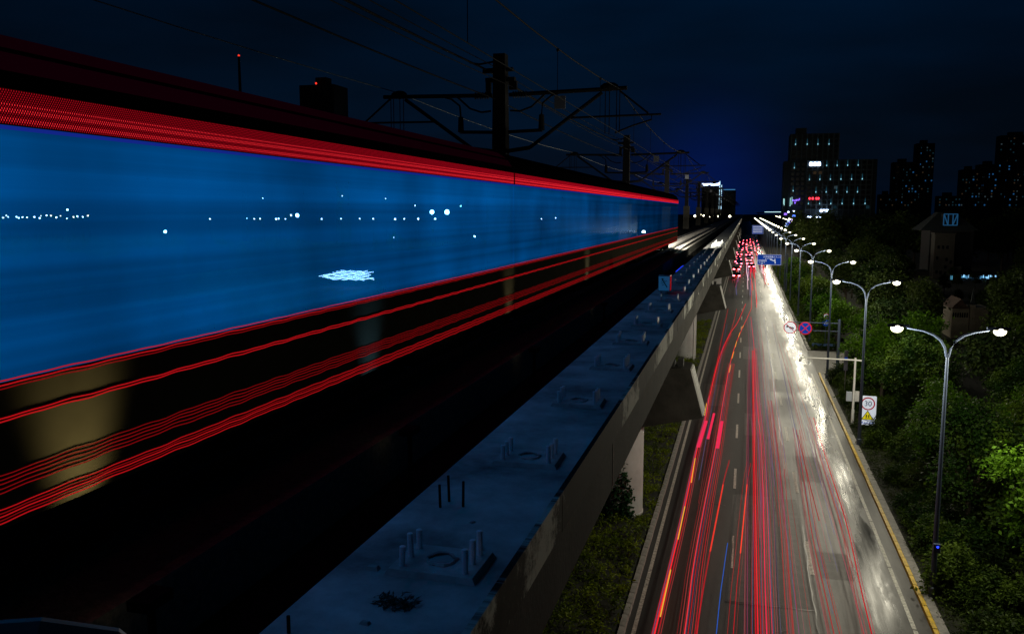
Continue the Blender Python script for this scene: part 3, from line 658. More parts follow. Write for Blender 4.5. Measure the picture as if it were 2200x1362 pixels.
# ================================================================== CATENARY
def catenary_mast(y, label):
    t = thing('catenary_mast', label, 'catenary mast', (-12.0, y, 12.45), 'overhead line masts on the viaduct')
    H = 11.28; o_ = 3.55  # local z = camera-relative z + 3.55
    MB().frustum(0, 0, 0, H, .42, .42, .30, .30).build('pole', dark_steel, t)
    MB().box(-.62, -.5, 0, .62, .5, 4.7).build('plinth', concrete, t)
    br = MB().box(-.75, -.16, 9.95, .75, .16, 10.15).box(-.75, -.1, 9.4, -.5, .1, 9.95).box(.45, -.1, 9.55, .85, .1, 9.95).tube([(-.3, 0, 10.95), (-1.1, 0, 10.85), (-1.6, 0, 10.95)], .05, 6)
    br.box(.3, -.12, 10.45, .65, .12, 10.62).box(-.9, -.12, 10.40, -.3, .12, 10.62).build('bracket', dark_steel, t)
    for sx in (1, -1):
        ca = MB()
        z1 = 5.76 + o_
        ca.tube([(sx * .45, 0, z1), (sx * 6.3, 0, z1 + .12)], .10, 8)
        ca.tube([(sx * 1.5, 0, z1 - 2.6), (sx * 5.1, 0, z1 - .05)], .09, 8)       # diagonal strut
        ca.tube([(sx * .35, 0, z1 - 2.75), (sx * 1.5, 0, z1 - 2.6)], .10, 8)
        ca.build('cantilever_arm', dark_steel, t)
        rg = MB(); rg.tube([(sx * 3.4, 0, 4.55 + o_), (sx * 7.95, 0, 4.6 + o_)], .055, 6); rg.tube([(sx * 5.95, 0, z1), (sx * 7.35, 0, 4.65 + o_)], .05, 6)
        rg.tube([(sx * 7.5, 0, 4.6 + o_), (sx * 7.5, 0, 4.36 + o_), (sx * 6.6, 0, 4.1 + o_), (sx * 5.75, 0, 3.78 + o_)], .045, 6)
        for xx in (5.25, 5.45, 5.8, 5.95): rg.tube([(sx * xx, .1, z1 + .05), (sx * xx, .1, 3.75 + o_)], .022, 5)
        rg.build('register_arm', dark_steel, t)
        ins = MB()
        for k in range(7): ins.lathe([(.05, -.03), (.13, 0), (.05, .03)], 0, 0, 8)
        vv = []
        ins = MB()
        for k in range(6):
            x0 = .62 + .13 * k; ins.tube([(sx * x0, 0, z1), (sx * (x0 + .045), 0, z1 + .002), (sx * (x0 + .09), 0, z1 + .004)], [.10, .19, .10], 8)
        ins.tube([(sx * 2.1, 0, 4.0 + o_), (sx * 2.1, 0, 4.75 + o_)], [.16, .13], 8)
        ins.tube([(sx * .4, 0, 3.95 + o_), (sx * 2.15, 0, 4.0 + o_)], .09, 6)
        ins.tube([(sx * 2.1, 0, 4.75 + o_), (sx * 2.15, 0, 5.3 + o_), (sx * 2.6, 0, 5.65 + o_), (sx * 3.0, 0, z1)], .05, 6)
        ins.tube([(sx * .5, 0, 5.0 + o_), (sx * 1.0, 0, 4.95 + o_), (sx * 1.6, 0, 5.15 + o_), (sx * 2.3, 0, z1)], .05, 6).build('insulator', dark_steel, t)
        st = MB(); st.ellipsoid(sx * 5.45, 0, z1 + .2, .45, .15, .22, 8, 5).build('wire_clamp', dark_steel, t)
    MB().box(2.75, -.03, 5.0 + o_, 3.3, .03, 5.62 + o_).build('number_plate', principled('number_plate', (.10, .11, .15), .6), t)
    return t
mast0 = catenary_mast(41.6, 'tall dark catenary mast, nearest, rising behind the train')
ml = ['second catenary mast along the viaduct with a smaller cross arm', 'third catenary mast along the viaduct', 'fourth catenary mast along the viaduct, near the blue neon sign']
for k in range(1, 14):
    c = copy_tree(mast0); c.location.y = 41.6 + 46.5 * k
    c['label'] = ml[k - 1] if k <= 3 else 'tiny catenary mast in the row fading into the distance along the viaduct'
def wire(name, x, z, label, sag=0.0, r_=.022, zig=0.0, y0=-4.9, n=13, pale=False, group='overhead wires above the viaduct'):
    m = MB(); pts = []
    for k in range(-1, n):
        for j in range(8):
            f_ = j / 8; yy = y0 + 46.5 * (k + f_); pts.append((x + zig * (1 if k % 2 else -1) * (1 - 2 * f_), yy, z - sag * 4 * f_ * (1 - f_)))
    o = m.tube(pts, r_, 5).build(name, (principled('wire_copper', (.34, .33, .32), .45) if pale else dark_steel)); tag(o, label, 'overhead wire', group); return o
wire('contact_wire', -6.05, 16 + 3.69, 'thin contact wire over the near track, over its whole length', 0, .014, .15)
cw = wire('messenger_wire', -6.05, 16 + 5.85, 'sagging messenger wire over the near track carrying vertical droppers', .75, .024)
dr = MB()
for k in range(-1, 12):
    for f_ in (.12, .3, .5, .7, .88):
        yy = -4.9 + 46.5 * (k + f_); dr.tube([(-6.05, yy, 16 + 3.69), (-6.05, yy, 16 + 5.85 - .75 * 4 * f_ * (1 - f_))], .010, 4)
        dr.ellipsoid(-6.05, yy, 16 + 5.82 - .75 * 4 * f_ * (1 - f_), .05, .09, .07, 6, 4)
dr.build('dropper', dark_steel, cw)
wire('contact_wire', -17.95, 16 + 3.69, 'contact wire over the far track behind the train', 0, .02, -.15)
wire('messenger_wire', -17.6, 16 + 6.1, 'pale messenger wire over the far track passing low behind the nearest mast', .3, .022, pale=True)
wire('feeder_wire', -12.7, 16 + 7.0, 'thick dark feeder wire fixed to the left top of the masts', .25, .05)
wire('feeder_wire', -12.5, 16 + 7.25, 'thin dark wire just above the thick feeder wire', .2, .022)
wire('earth_wire', -12.2, 16 + 5.55, 'dark wire below the feeder running into the nearest mast', .25, .032)
wire('earth_wire', -11.3, 16 + 6.1, 'thin wire on the road side of the masts', .3, .02)

# ================================================================== STREET LAMPS
def lamp_meshes():
    pole = MB().lathe([(.17, 0), (.17, .5), (.12, .55), (.085, 5.5), (.06, 10.35)], n=12)
    pole.box(-.2, -.2, 0, .2, .2, .03)
    d = {'pole': pole.mesh('pole', grey_metal, True)}
    for sx, nm, L in ((-1, 'armL', 1.55), (1, 'armR', 1.45)):
        a = MB().tube([(sx * .03, 0, 10.2), (sx * .10, 0, 10.55), (sx * .27, 0, 10.85), (sx * .55, 0, 11.08), (sx * .95, 0, 11.24), (sx * L, 0, 11.33)], [.055, .05, .046, .043, .04, .036], 8)
        d[nm] = a.mesh('arm', arm_metal, True)
    hd = MB()
    for (x0, x1, w0, w1, z0, z1) in [(-.38, -.1, .10, .15, .0, .10), (-.1, .30, .15, .15, .0, .12), (.30, .44, .15, .08, .0, .10)]:
        hd.add([(x0, -w0, z0), (x1, -w1, z0), (x1, w1, z0), (x0, w0, z0), (x0, -w0 * .7, z1), (x1, -w1 * .7, z1), (x1, w1 * .7, z1), (x0, w0 * .7, z1)],
               [(0, 3, 2, 1), (4, 5, 6, 7), (0, 1, 5, 4), (1, 2, 6, 5), (2, 3, 7, 6), (3, 0, 4, 7)])
    d['head'] = hd.mesh('lamp_head', arm_metal)
    d['lens'] = MB().ellipsoid(.08, 0, -.06, .24, .18, .18, 16, 10).mesh('lens', lamp_em, True)
    d['lensf'] = MB().ellipsoid(.08, 0, -.04, .32, .26, .26, 10, 6).mesh('lens', lamp_far_em, True)
    return d
LM = lamp_meshes()
LAMP_W = 1350.0
lamp_col = (1.0, .93, .72)
light_l = bpy.data.lights.new('lamp_light', 'POINT'); light_l.energy = LAMP_W; light_l.color = lamp_col; light_l.shadow_soft_size = .45
def street_lamp(x, y, label, group, lights=True, far=False, rz=0):
    t = thing('street_lamp', label, 'street lamp', (x, y, 0), group, rz)
    link('pole', LM['pole'], t)
    for sx, nm, L in ((-1, 'armL', 1.55), (1, 'armR', 1.45)):
        link('arm', LM[nm], t)
        h_ = link('lamp_head', LM['head'], t, (sx * (L + .30), 0, 11.36)); h_.rotation_euler.z = 0 if sx > 0 else math.pi
        link('lens', LM['lensf' if far else 'lens'], h_)
        if lights:
            lo = bpy.data.objects.new('lamp_light', light_l); COL.objects.link(lo); lo.parent = h_; lo.location = (.08, 0, -.74)
    return t
near_names = ['nearest twin armed street lamp, tall pole in front of the brightest shrubs', 'second twin armed street lamp, its pole beside the 30 sign', 'third twin armed street lamp along the road', 'fourth twin armed street lamp along the road', 'fifth twin armed street lamp along the road']
for k in range(26):
    street_lamp(8.0, 37.07 + 24.02 * k, near_names[k] if k < 5 else 'small lit street lamp in the receding row above the far traffic', 'twin street lamps along the right kerb', k < 16, k > 7)
for k in range(18):
    street_lamp(22 + .6 * k, 330 + 36 * k, 'tiny street lamp in the far cluster of lights beyond the bend', 'far street lamps beyond the bend', False, True)

# small box with a blue lamp on the nearest pole
t = thing('pole_box', 'small grey control box with a blue pilot lamp on the nearest lamp pole', 'control box', (8.0, 37.07 - .2, 2.1))
MB().box(-.12, -.10, 0, .14, .07, .36).build('housing', grey_metal, t)
MB().ellipsoid(.03, -.11, .26, .05, .03, .05, 8, 5).build('pilot_lamp', emit('blue_pilot_lit', (.02, .05, 1), 2.5), t)

# ================================================================== SIGNS
def text(body, size, loc, mat, parent, name='lettering', sx=1.0, extr=.004):
    c = bpy.data.curves.new(name, 'FONT'); c.body = body; c.size = size; c.align_x = 'CENTER'; c.align_y = 'CENTER'; c.extrude = extr; c.space_character = 1.0
    c.materials.append(mat); o = bpy.data.objects.new(name, c); COL.objects.link(o); o.parent = parent; o.location = loc; dg = bpy.context.evaluated_depsgraph_get(); me = bpy.data.meshes.new_from_object(o.evaluated_get(dg)); bpy.data.objects.remove(o)
    o = link(name, me, parent, loc); o.rotation_euler = (R(90), 0, 0); o.scale.x = sx; return o
# 30 / children warning panel on the second lamp pole
t = thing('speed_sign', 'tall white panel with a red ringed 30 above a yellow warning triangle', 'road sign', (8.86, 64.0, 0))
MB().prism_y([(-.56, .87), (-.52, .83), (.52, .83), (.56, .87), (.56, 2.90), (.52, 2.94), (-.52, 2.94), (-.56, 2.90)], 0, .04).build('panel', white_glow, t)
MB().disc_y(0, 2.38, .47, -.008, 0.002, 32, .385).build('red_ring', red_glow, t)
text('30', .52, (0, -.006, 2.37), principled('blue_black_print', (.01, .03, .12), .5), t)
MB().prism_y([(-.44, 1.20), (.44, 1.20), (0, 1.90)], -.006, -.001).build('triangle_border', black_paint, t)
MB().prism_y([(-.36, 1.245), (.36, 1.245), (0, 1.82)], -.011, -.007).build('triangle', yellow_glow, t)
fg = MB()
for cx in (-.07, .09):
    fg.disc_y(cx, 1.56, .035, -.016, -.012, 10); fg.bar_y((cx, 1.53), (cx, 1.41), .06, -.016, -.012); fg.bar_y((cx, 1.43), (cx - .06, 1.30), .03, -.0165, -.0125); fg.bar_y((cx, 1.43), (cx + .05, 1.30), .03, -.0162, -.0122); fg.bar_y((cx - .07, 1.46), (cx + .07, 1.50), .022, -.0168, -.0128)
fg.build('walking_figures', black_paint, t)
dc = MB()
for k in range(16): dc.bar_y((-.5 + .065 * k, .90), (-.47 + .065 * k + rnd.uniform(-.02, .03), 1.02 + rnd.uniform(-.04, .08)), .03, -.006 - .0003 * k, -.001)
dc.build('scratched_print', blue_glow, t)
MB().tube([(.25, .08, 0), (.25, .08, 2.7)], .03, 8).build('post', galv, t)

# no-horn and no-stopping discs on their cantilever
t = thing('sign_cantilever', 'blue grey post whose twin bars hold two round signs over the gutter', 'sign post', (9.2, 88.1, 0))
MB().lathe([(.16, 0), (.15, 3), (.13, 5.5)], n=12).build('post', grey_metal, t, True)
MB().tube([(0, 0, 5.1), (-4.6, 0, 5.1)], .045, 8).tube([(0, 0, 4.3), (-4.6, 0, 4.3)], .045, 8).build('crossbar', grey_metal, t)
t = thing('no_horn_sign', 'round white sign with a struck out horn on the cantilever bars', 'road sign', (4.61, 87.98, 4.55))
MB().disc_y(0, 0, .62, 0, .03, 36).build('disc', white_glow, t)
MB().disc_y(0, 0, .62, -.012, -.002, 36, .54).build('red_ring', red_glow, t)
hm = MB(); hm.prism_y([(-.36, .24), (-.36, -.04), (-.18, .06), (-.18, .14)], -.010, -.002); hm.bar_y((-.2, .09), (.30, -.06), .07, -.0105, -.0025); hm.disc_y(.22, -.06, .13, -.0108, -.0028, 16, .07); hm.disc_y(.02, -.02, .12, -.0112, -.0032, 16, .065).build('horn', black_paint, t)
MB().bar_y((-.40, .38), (.40, -.38), .06, -.017, -.012).build('red_bar', red_glow, t)
t = thing('no_stopping_sign', 'round blue sign with a red ring and red cross on the cantilever bars', 'road sign', (6.03, 87.98, 4.53))
MB().disc_y(0, 0, .64, 0, .03, 36).build('disc', blue_glow, t)
MB().disc_y(0, 0, .64, -.012, -.002, 36, .53).build('red_ring', red_glow, t)
MB().bar_y((-.38, .38), (.38, -.38), .09, -.016, -.002).build('red_bar', red_glow, t); MB().bar_y((.38, .38), (-.38, -.38), .09, -.018, -.004).build('red_bar', red_glow, t)

# bicycle lane post
t = thing('bicycle_sign', 'slim post with a small round white sign above a blue bicycle disc', 'road sign', (9.55, 106.0, 0))
MB().tube([(0, .05, 0), (0, .05, 4.0)], .045, 8).build('post', grey_metal, t)
MB().disc_y(0, 3.72, .32, 0, .02, 24).build('white_disc', white_glow, t); MB().disc_y(0, 3.72, .32, -.01, -.002, 24, .24).build('red_ring', red_glow, t)
MB().bar_y((-.16, 3.70), (.16, 3.74), .12, -.008, -.002).bar_y((-.05, 3.74), (.08, 3.86), .09, -.0085, -.0025).build('vehicle_symbol', black_paint, t)
MB().disc_y(0, 2.92, .40, 0, .02, 24).build('blue_disc', blue_glow, t)
bk = MB(); bk.disc_y(-.15, 2.86, .11, -.009, -.002, 16, .075); bk.disc_y(.15, 2.86, .11, -.009, -.002, 16, .075); bk.bar_y((-.15, 2.86), (-.04, 3.04), .03, -.0095, -.0025); bk.bar_y((-.04, 3.02), (.12, 3.02), .03, -.0092, -.0022); bk.bar_y((.15, 2.86), (.09, 3.1), .03, -.0097, -.0027).build('bicycle_symbol', white_glow, t)
t = thing('low_barrier', 'low blue barrier lying across the side opening', 'barrier', (9.3, 104.6, 0))
MB().box(-1.3, -.05, .35, 1.2, .05, .62).build('board', principled('faded_blue', (.06, .14, .34), .5, var=.4, vscale=6), t); MB().box(-1.2, -.04, 0, -1.1, .04, .35).box(1.0, -.04, 0, 1.1, .04, .35).build('foot', galv, t)

# camera arm
t = thing('camera_pole', 'white pole with a long thin arm holding a traffic camera over the gutter', 'camera pole', (8.25, 67.1, 0))
MB().lathe([(.11, 0), (.11, 1.2), (.085, 1.25), (.075, 5.15)], n=12).build('post', white_paint, t, True)
MB().tube([(.45, 0, 4.95), (.0, 0, 4.98), (-3.95, 0, 5.02)], [.06, .06, .045], 8).build('arm', white_paint, t)
MB().ellipsoid(-3.92, -.05, 4.82, .12, .16, .16, 10, 6).box(-4.02, -.3, 4.86, -3.84, .1, 4.99).build('camera', white_paint, t)
MB().box(-.52, -.08, 1.85, -.12, .12, 2.55).build('cabinet', principled('cabinet_paint', (.45, .50, .56), .5), t)
MB().box(.10, -.06, 1.85, .38, .10, 2.62).build('cabinet', white_paint, t)
MB().tube([(.1, 0, 5.15), (.1, 0, 5.7)], .012, 5).build('aerial', dark_steel, t)

# narrow panel half hidden behind the arm
t = thing('side_panel_sign', 'narrow grey panel with a round blue mark among the dark shrubs', 'road sign', (7.9, 74.0, 0)); t.location = (8.6, 76.0, 0)
MB().tube([(0, .05, 0), (0, .05, 3.9)], .03, 6).build('post', galv, t); MB().box(-.16, 0, 2.6, .16, .03, 4.3).build('panel', principled('dull_panel', (.10, .10, .14), .6), t); MB().disc_y(0, 3.6, .14, -.008, -.002, 18).build('mark', blue_glow, t)

# blue direction sign
def direction_sign(x, y, zc, wd, ht, label, rows, post_x):
    t = thing('direction_sign', label, 'road sign', (post_x, y, 0), 'blue overhead direction signs')
    cx = x - post_x
    MB().lathe([(.19, 0), (.15, zc + ht * .6)], n=12).build('post', grey_metal, t, True)
    MB().tube([(0, 0, zc + ht * .36), (cx - wd * .3, 0, zc + ht * .36)], .06, 8).tube([(0, 0, zc - ht * .36), (cx - wd * .3, 0, zc - ht * .36)], .06, 8).build('crossbar', grey_metal, t)
    MB().box(cx - wd / 2, -.14, zc - ht / 2, cx + wd / 2, -.09, zc + ht / 2).build('panel', blue_glow, t)
    fr = MB(); a, b = wd / 2 - .04, ht / 2 - .04
    for p, q in (((-a, b), (a, b)), ((-a, -b), (a, -b)), ((-a, -b), (-a, b)), ((a, -b), (a, b))): fr.bar_y((cx + p[0], zc + p[1]), (cx + q[0], zc + q[1]), .035, -.146 - .0004 * len(fr.v) / 8, -.141)
    fr.build('border', white_glow, t)
    return t, cx
t, cx = direction_sign(4.72, 175.6, 6.55, 4.56, 2.05, 'nearer blue direction sign with white lettering and a bent arrow over the road', None, 8.1)
k_ = 1.6
for (bx, bz, sz, st_) in [(-.12, .34, .27, '大学城南路'), (-.86, -.13, .25, '大学城南路'), (.95, .34, .24, '三三二三')]:
    text(st_, sz * k_, (cx + bx * k_, -.148, 6.55 + bz * k_), white_glow, t, 'lettering', .92)
ar = MB(); ar.bar_y((cx + .72 * k_, 6.55 - .47 * k_), (cx + .66 * k_, 6.55 + .11 * k_), .17, -.15, -.142); ar.bar_y((cx + .10 * k_, 6.55 + .03 * k_), (cx + .68 * k_, 6.55 - .16 * k_), .17, -.152, -.1425).build('arrow', white_glow, t)
sb = MB()
for (bx, bz) in [(-.48, .13), (-.30, .13), (-.08, .13), (.08, .13), (.24, .13), (-1.2, -.34), (-.98, -.34), (-.82, -.34), (-.62, -.34), (-.95, -.52), (-.86, -.52)]:
    sb.box(cx + bx * k_, -.147, 6.55 + bz * k_ - .05, cx + bx * k_ + .17, -.141, 6.55 + bz * k_ + .05)
sb.build('small_lettering', white_glow, t)
t, cx = direction_sign(5.9, 441, 7.1, 5.4, 4.3, 'farther blue direction sign with rows of white lettering above the queuing cars', None, 10.6)
for j in range(4):
    sb = MB()
    for k in range(9): sb.box(cx - 2.25 + .505 * k, -.147, 7.1 + 1.25 - .9 * j, cx - 2.25 + .505 * k + .36, -.141, 7.1 + 1.72 - .9 * j)
    sb.build('small_lettering', white_glow, t)
# blue lit box at the right edge
t = thing('lit_box_sign', 'glowing blue panel behind the trees under the right lamp head', 'lit sign', (22.7, 80.5, 0))
MB().tube([(-.4, .1, 0), (-.4, .1, 4.4)], .06, 6).tube([(.5, .1, 0), (.5, .1, 4.4)], .06, 6).build('post', galv, t)
bl = emit('blue_panel_lit', (.01, .22, .8), .42)
MB().box(-.52, 0, 5.10, .9, .1, 5.42).build('panel', bl, t); MB().box(-.52, 0, 4.30, .02, .1, 5.04).build('panel', bl, t); MB().box(.08, 0, 4.25, .9, .1, 5.04).build('panel', emit('blue_panel_dim', (.01, .1, .4), .12), t)

# ================================================================== CARS in the far queue
def car_meshes():
    prof = [(-2.2, .35), (-2.25, .75), (-2.1, .95), (-1.5, 1.0), (-1.0, 1.42), (.6, 1.45), (1.35, 1.0), (2.1, .85), (2.25, .6), (2.2, .35)]
    d = {'body': MB().prism_x(prof, -.88, .88)}
    d['window'] = MB().add([(-.72, -1.46, 1.04), (.72, -1.46, 1.04), (.62, -1.05, 1.385), (-.62, -1.05, 1.385)], [(0, 1, 2, 3)])
    for p in range(4): d['window'].v[p] = (d['window'].v[p][0], d['window'].v[p][1] - .012, d['window'].v[p][2] + .012)
    w_ = MB(); n = 14; w_.prism_x([(.33 * math.cos(2 * math.pi * k / n), .33 + .33 * math.sin(2 * math.pi * k / n)) for k in range(n)], -.11, .11); d['wheel'] = w_
    d['tail'] = MB().box(-.26, -.05, -.12, .26, .02, .12); return d
CMS = car_meshes()
tail_em = emit('tail_lamp_lit', (1, .09, .13), 18.0)
paints = [principled('car_paint_%s' % n, c, .25, metal=.2) for n, c in (('silver', (.45, .45, .47)), ('black', (.012, .012, .014)), ('white', (.7, .7, .7)), ('blue', (.03, .06, .2)))]
body_me = [CMS['body'].mesh('body', p) for p in paints]; win_me = CMS['window'].mesh('rear_window', dark_glass); wh_me = CMS['wheel'].mesh('wheel', rubber); tail_me = CMS['tail'].mesh('tail_light', tail_em)
def car(x, y, k, label):
    t = thing('car', label, 'car', (x, y, 0), 'cars queuing far down the road')
    link('body', body_me[k], t); link('rear_window', win_me, t)
    for sx in (-1, 1):
        link('tail_light', tail_me, t, (sx * .62, -2.26, .78))
        for yy in (-1.35, 1.4): link('wheel', wh_me, t, (sx * .80, yy, 0))
crn = random.Random(3)
car(-1.75, 212, 1, 'nearest car in the far left lane queue with red tail lights lit')
lanes = [(-1.8, 'left'), (1.55, 'middle'), (5.0, 'right')]
for li, (lx, ln) in enumerate(lanes):
    yy = 236 + 12 * li
    for k in range(18):
        car(lx + crn.uniform(-.4, .4), yy, crn.randrange(4), 'tiny car with lit tail lights somewhere in the %s lane of the far queue' % ln); yy += crn.uniform(7, 19)

# ================================================================== LIGHT TRAILS (tail-lamp height above the lanes)
TR = {'A': [(-2.73, 29.61), (-2.66, 35.38), (-2.59, 43.56), (-2.57, 55.04), (-2.42, 64.31), (-2.44, 70.84), (-2.21, 91.4), (-1.45, 109.54), (-0.63, 121.57), (0.43, 146.23)],
'A2': [(-2.44, 70.84), (-2.38, 87.59), (-2.36, 108.02), (-2.27, 137.69)], 'A3': [(-2.21, 91.4), (-1.26, 117.36), (-0.96, 138.05)],
'B': [(-1.67, 29.9), (-1.71, 35.84), (-1.63, 43.32), (-1.43, 55.35), (-1.31, 69.18), (-1.07, 87.67), (-0.48, 105.3), (0.98, 133.41), (1.37, 146.49), (1.55, 204.93), (1.65, 249.08)],
'C': [(-1.25, 30.01), (-1.07, 37.96), (-0.75, 47.86), (-0.51, 52.39)], 'D': [(0.05, 30.37), (0.25, 38.1), (0.55, 48.22), (0.77, 52.54)],
'E': [(0.84, 30.59), (0.89, 43.73), (0.95, 57.28), (1.02, 70.7), (1.15, 96.73)], 'F': [(1.23, 31.65), (1.38, 45.25), (1.45, 57.42), (1.34, 71.33), (1.37, 98.47), (1.16, 128.08)],
'G': [(2.23, 140.97), (2.52, 187.88), (2.8, 265.34)], 'H': [(1.96, 30.89), (2.16, 42.85), (2.27, 57.64), (2.26, 71.05)], 'I': [(2.37, 31.01), (2.49, 39.55), (2.7, 51.89)],
'J': [(4.02, 43.36), (3.97, 50.47), (3.95, 60.32)], 'K': [(4.93, 31.71), (5.28, 42.72), (5.31, 51.84), (5.36, 65.83)], 'K2': [(3.6, 31.34), (3.54, 40.47), (3.68, 48.82), (3.92, 61.75)],
'L': [(-0.55, 30.21), (-0.44, 35.64), (-0.33, 39.18)],
'N1': [(-1.61, 178.57), (-1.31, 195.78), (-0.26, 211.97), (0.74, 236.6), (0.37, 255.32)], 'N2': [(0.61, 215.38), (1.57, 233.02), (0.77, 262.38)]}
def smooth_pts(p, per=5):
    out = []
    for i in range(len(p) - 1):
        p0 = Vector(p[max(i - 1, 0)]); p1 = Vector(p[i]); p2 = Vector(p[i + 1]); p3 = Vector(p[min(i + 2, len(p) - 1)])
        for k in range(per):
            t_ = k / per; out.append(.5 * ((2 * p1) + (p2 - p0) * t_ + (2 * p0 - 5 * p1 + 4 * p2 - p3) * t_ ** 2 + (3 * p1 - p0 - 3 * p2 + p3) * t_ ** 3))
    out.append(Vector(p[-1])); return out
tr_hot = emit('tail_trail_bright', (1.0, .022, .035), .95); tr_mid = emit('tail_trail', (1.0, .014, .032), .50); tr_dim = emit('tail_trail_faint', (1.0, .10, .10), .34)
tr_pink = emit('brake_trail_pink', (1.0, .03, .10), .85); tr_or = emit('indicator_trail', (1.0, .45, .05), .85); tr_bl = emit('blue_trail', (.03, .16, .8), .6); tr_org = emit('tail_trail_orange', (1.0, .06, .03), 1.0)
def trail(pts, off, z, r_, mat, label, group):
    if pts[0][1] < 33 and len(pts) > 2:      # runs on under the bridge, out of the picture
        (xa, ya), (xb, yb) = pts[0], pts[1]; pts = [(xa + (xa - xb) * (ya - 6) / (yb - ya) * .5, 6.0)] + list(pts)
    o = MB().tube([(p.x + off, p.y, z) for p in smooth_pts(pts)], r_, 5).build('light_trail', mat); tag(o, label, 'light trail', group)
G1 = 'light trails in the left lane'; G2 = 'light trails in the middle lane'; G3 = 'light trails in the right lane'
trail(TR['A'], 0, .70, .030, tr_hot, 'boldest red light trail sweeping along the left lane beside the orange dashes', G1)
for off, r_, m in [(.12, .015, tr_mid), (-.10, .014, tr_mid), (.22, .012, tr_dim)]: trail(TR['A'][:8], off, .70, r_, m, 'fine red light trail running close beside the boldest left lane trail', G1)
trail(TR['A2'], 0, .70, .022, tr_mid, 'single thin red trail branching left beside the median line', G1)
trail(TR['A3'], 0, .70, .024, tr_mid, 'short red trail branching right from the boldest left lane trail', G1)
trail(TR['B'], 0, .70, .026, tr_hot, 'long red trail curving from the left lane to the far middle lane', G1)
for off, r_, m in [(.12, .016, tr_mid), (.25, .014, tr_dim), (-.16, .014, tr_dim), (.36, .014, tr_mid), (.45, .012, tr_dim)]: trail(TR['B'][:6], off, .70, r_, m, 'fine red light trail bundled beside the long curving trail', G1)
trail(TR['C'], 0, .70, .014, tr_mid, 'faint red trail ending short on the left of the middle lane', G2); trail(TR['C'][1:3], 0, .71, .030, tr_org, 'short glowing orange red streak, left of a matching pair', G2)
trail(TR['D'], 0, .70, .014, tr_mid, 'faint red trail ending short in the centre of the middle lane', G2); trail(TR['D'][1:3], 0, .71, .030, tr_org, 'short glowing orange red streak, right of a matching pair', G2)
for i, (off, r_, m) in enumerate([(0, .028, tr_mid), (.08, .022, tr_hot), (.18, .020, tr_mid), (.30, .016, tr_dim), (.42, .016, tr_dim)]):
    trail(TR['E'], off, .70, r_, m, 'red trail in the thick straight bundle of the middle lane', G2)
trail(TR['F'], 0, .70, .022, tr_pink, 'pink red trail bowing right of the thick middle bundle', G2)
for off, r_, m in [(.10, .012, tr_mid), (.20, .012, tr_pink), (.32, .010, tr_dim), (-.12, .012, tr_dim)]: trail(TR['F'][:5], off, .70, r_, m, 'fine pink trail beside the bowing pink trail', G2)
trail(TR['B'][8:], .9, .70, .034, tr_hot, 'bright far red trail running straight to the queue', G2)
trail(TR['G'], -.1, .70, .034, tr_hot, 'bright far red trail right of its straight neighbour', G2)
trail(TR['H'], 0, .70, .016, tr_dim, 'faint red trail at the left edge of the pale right lane', G3); trail(TR['H'], .2, .70, .014, tr_dim, 'faint red trail close beside the pale lane edge trail', G3)
trail(TR['I'], 0, .70, .014, tr_dim, 'faint red trail left of the right hand lane dashes', G3)
trail(TR['J'], 0, .70, .022, tr_dim, 'short faint red trail right of the lane dashes', G3); trail(TR['K2'], 0, .70, .022, tr_dim, 'faint red trail crossing the middle of the right lane', G3); trail(TR['K2'], .2, .70, .014, tr_dim, 'very thin red trail beside the mid right lane trail', G3)
trail(TR['K'], 0, .70, .024, tr_mid, 'red trail skirting the puddles at the gutter', G3); trail(TR['K'], -.28, .70, .014, tr_dim, 'faint trail just inside the gutter side trail', G3)
trail(TR['L'], 0, .70, .016, tr_bl, 'broken blue streak between the first two lanes', G2)
trail(TR['N1'], 0, .70, .032, tr_mid, 'wriggling red trail changing lanes below the queue', G2); trail(TR['N2'], 0, .70, .032, tr_mid, 'short wriggling red trail at the foot of the queue', G2)
tr_vio = emit('violet_trail_faint', (.40, .36, .95), .26); tr_pk = emit('pink_trail_faint', (1.0, .24, .30), .36)
for k in range(34):
    x0 = rnd.choice((-2.3, -1.9, 1.2, 1.5, 1.9, 2.2, 2.6, 3.9, 4.4, 4.9)) + rnd.uniform(-.25, .25); y0 = rnd.uniform(29, 60); y1 = y0 + rnd.uniform(25, 75); dx = rnd.uniform(-.15, .25)
    lane = G1 if x0 < -.1 else (G2 if x0 < 3.3 else G3)
    trail([(x0, y0), (x0 + dx * .4, (y0 + y1) / 2), (x0 + dx, y1)], 0, rnd.uniform(.62, .82), rnd.uniform(.005, .011), rnd.choice((tr_vio, tr_pk, tr_pk, tr_dim)), 'hair thin faint pink or violet trail in the %s lane' % ('left' if lane == G1 else 'middle' if lane == G2 else 'right'), lane)
tr_wh = emit('pale_trail', (1.0, .62, .70), 1.1)
for k in range(80):
    x0 = rnd.choice((-2.2, -1.5, 1.1, 2.0, 2.6, 4.4, 5.2)) + rnd.uniform(-.3, .3); y0 = rnd.uniform(160, 420); n_ = rnd.randint(3, 5); st = rnd.uniform(14, 30)
    trail([(x0 + rnd.uniform(-.35, .35) * (q_ > 0), y0 + st * q_) for q_ in range(n_)], 0, rnd.uniform(.65, .9), rnd.uniform(.035, .08), rnd.choice((tr_hot, tr_hot, tr_pink, tr_wh, tr_org, tr_vio)), 'short wriggling red trail tangled among the far queue', 'light trails among the far queue')
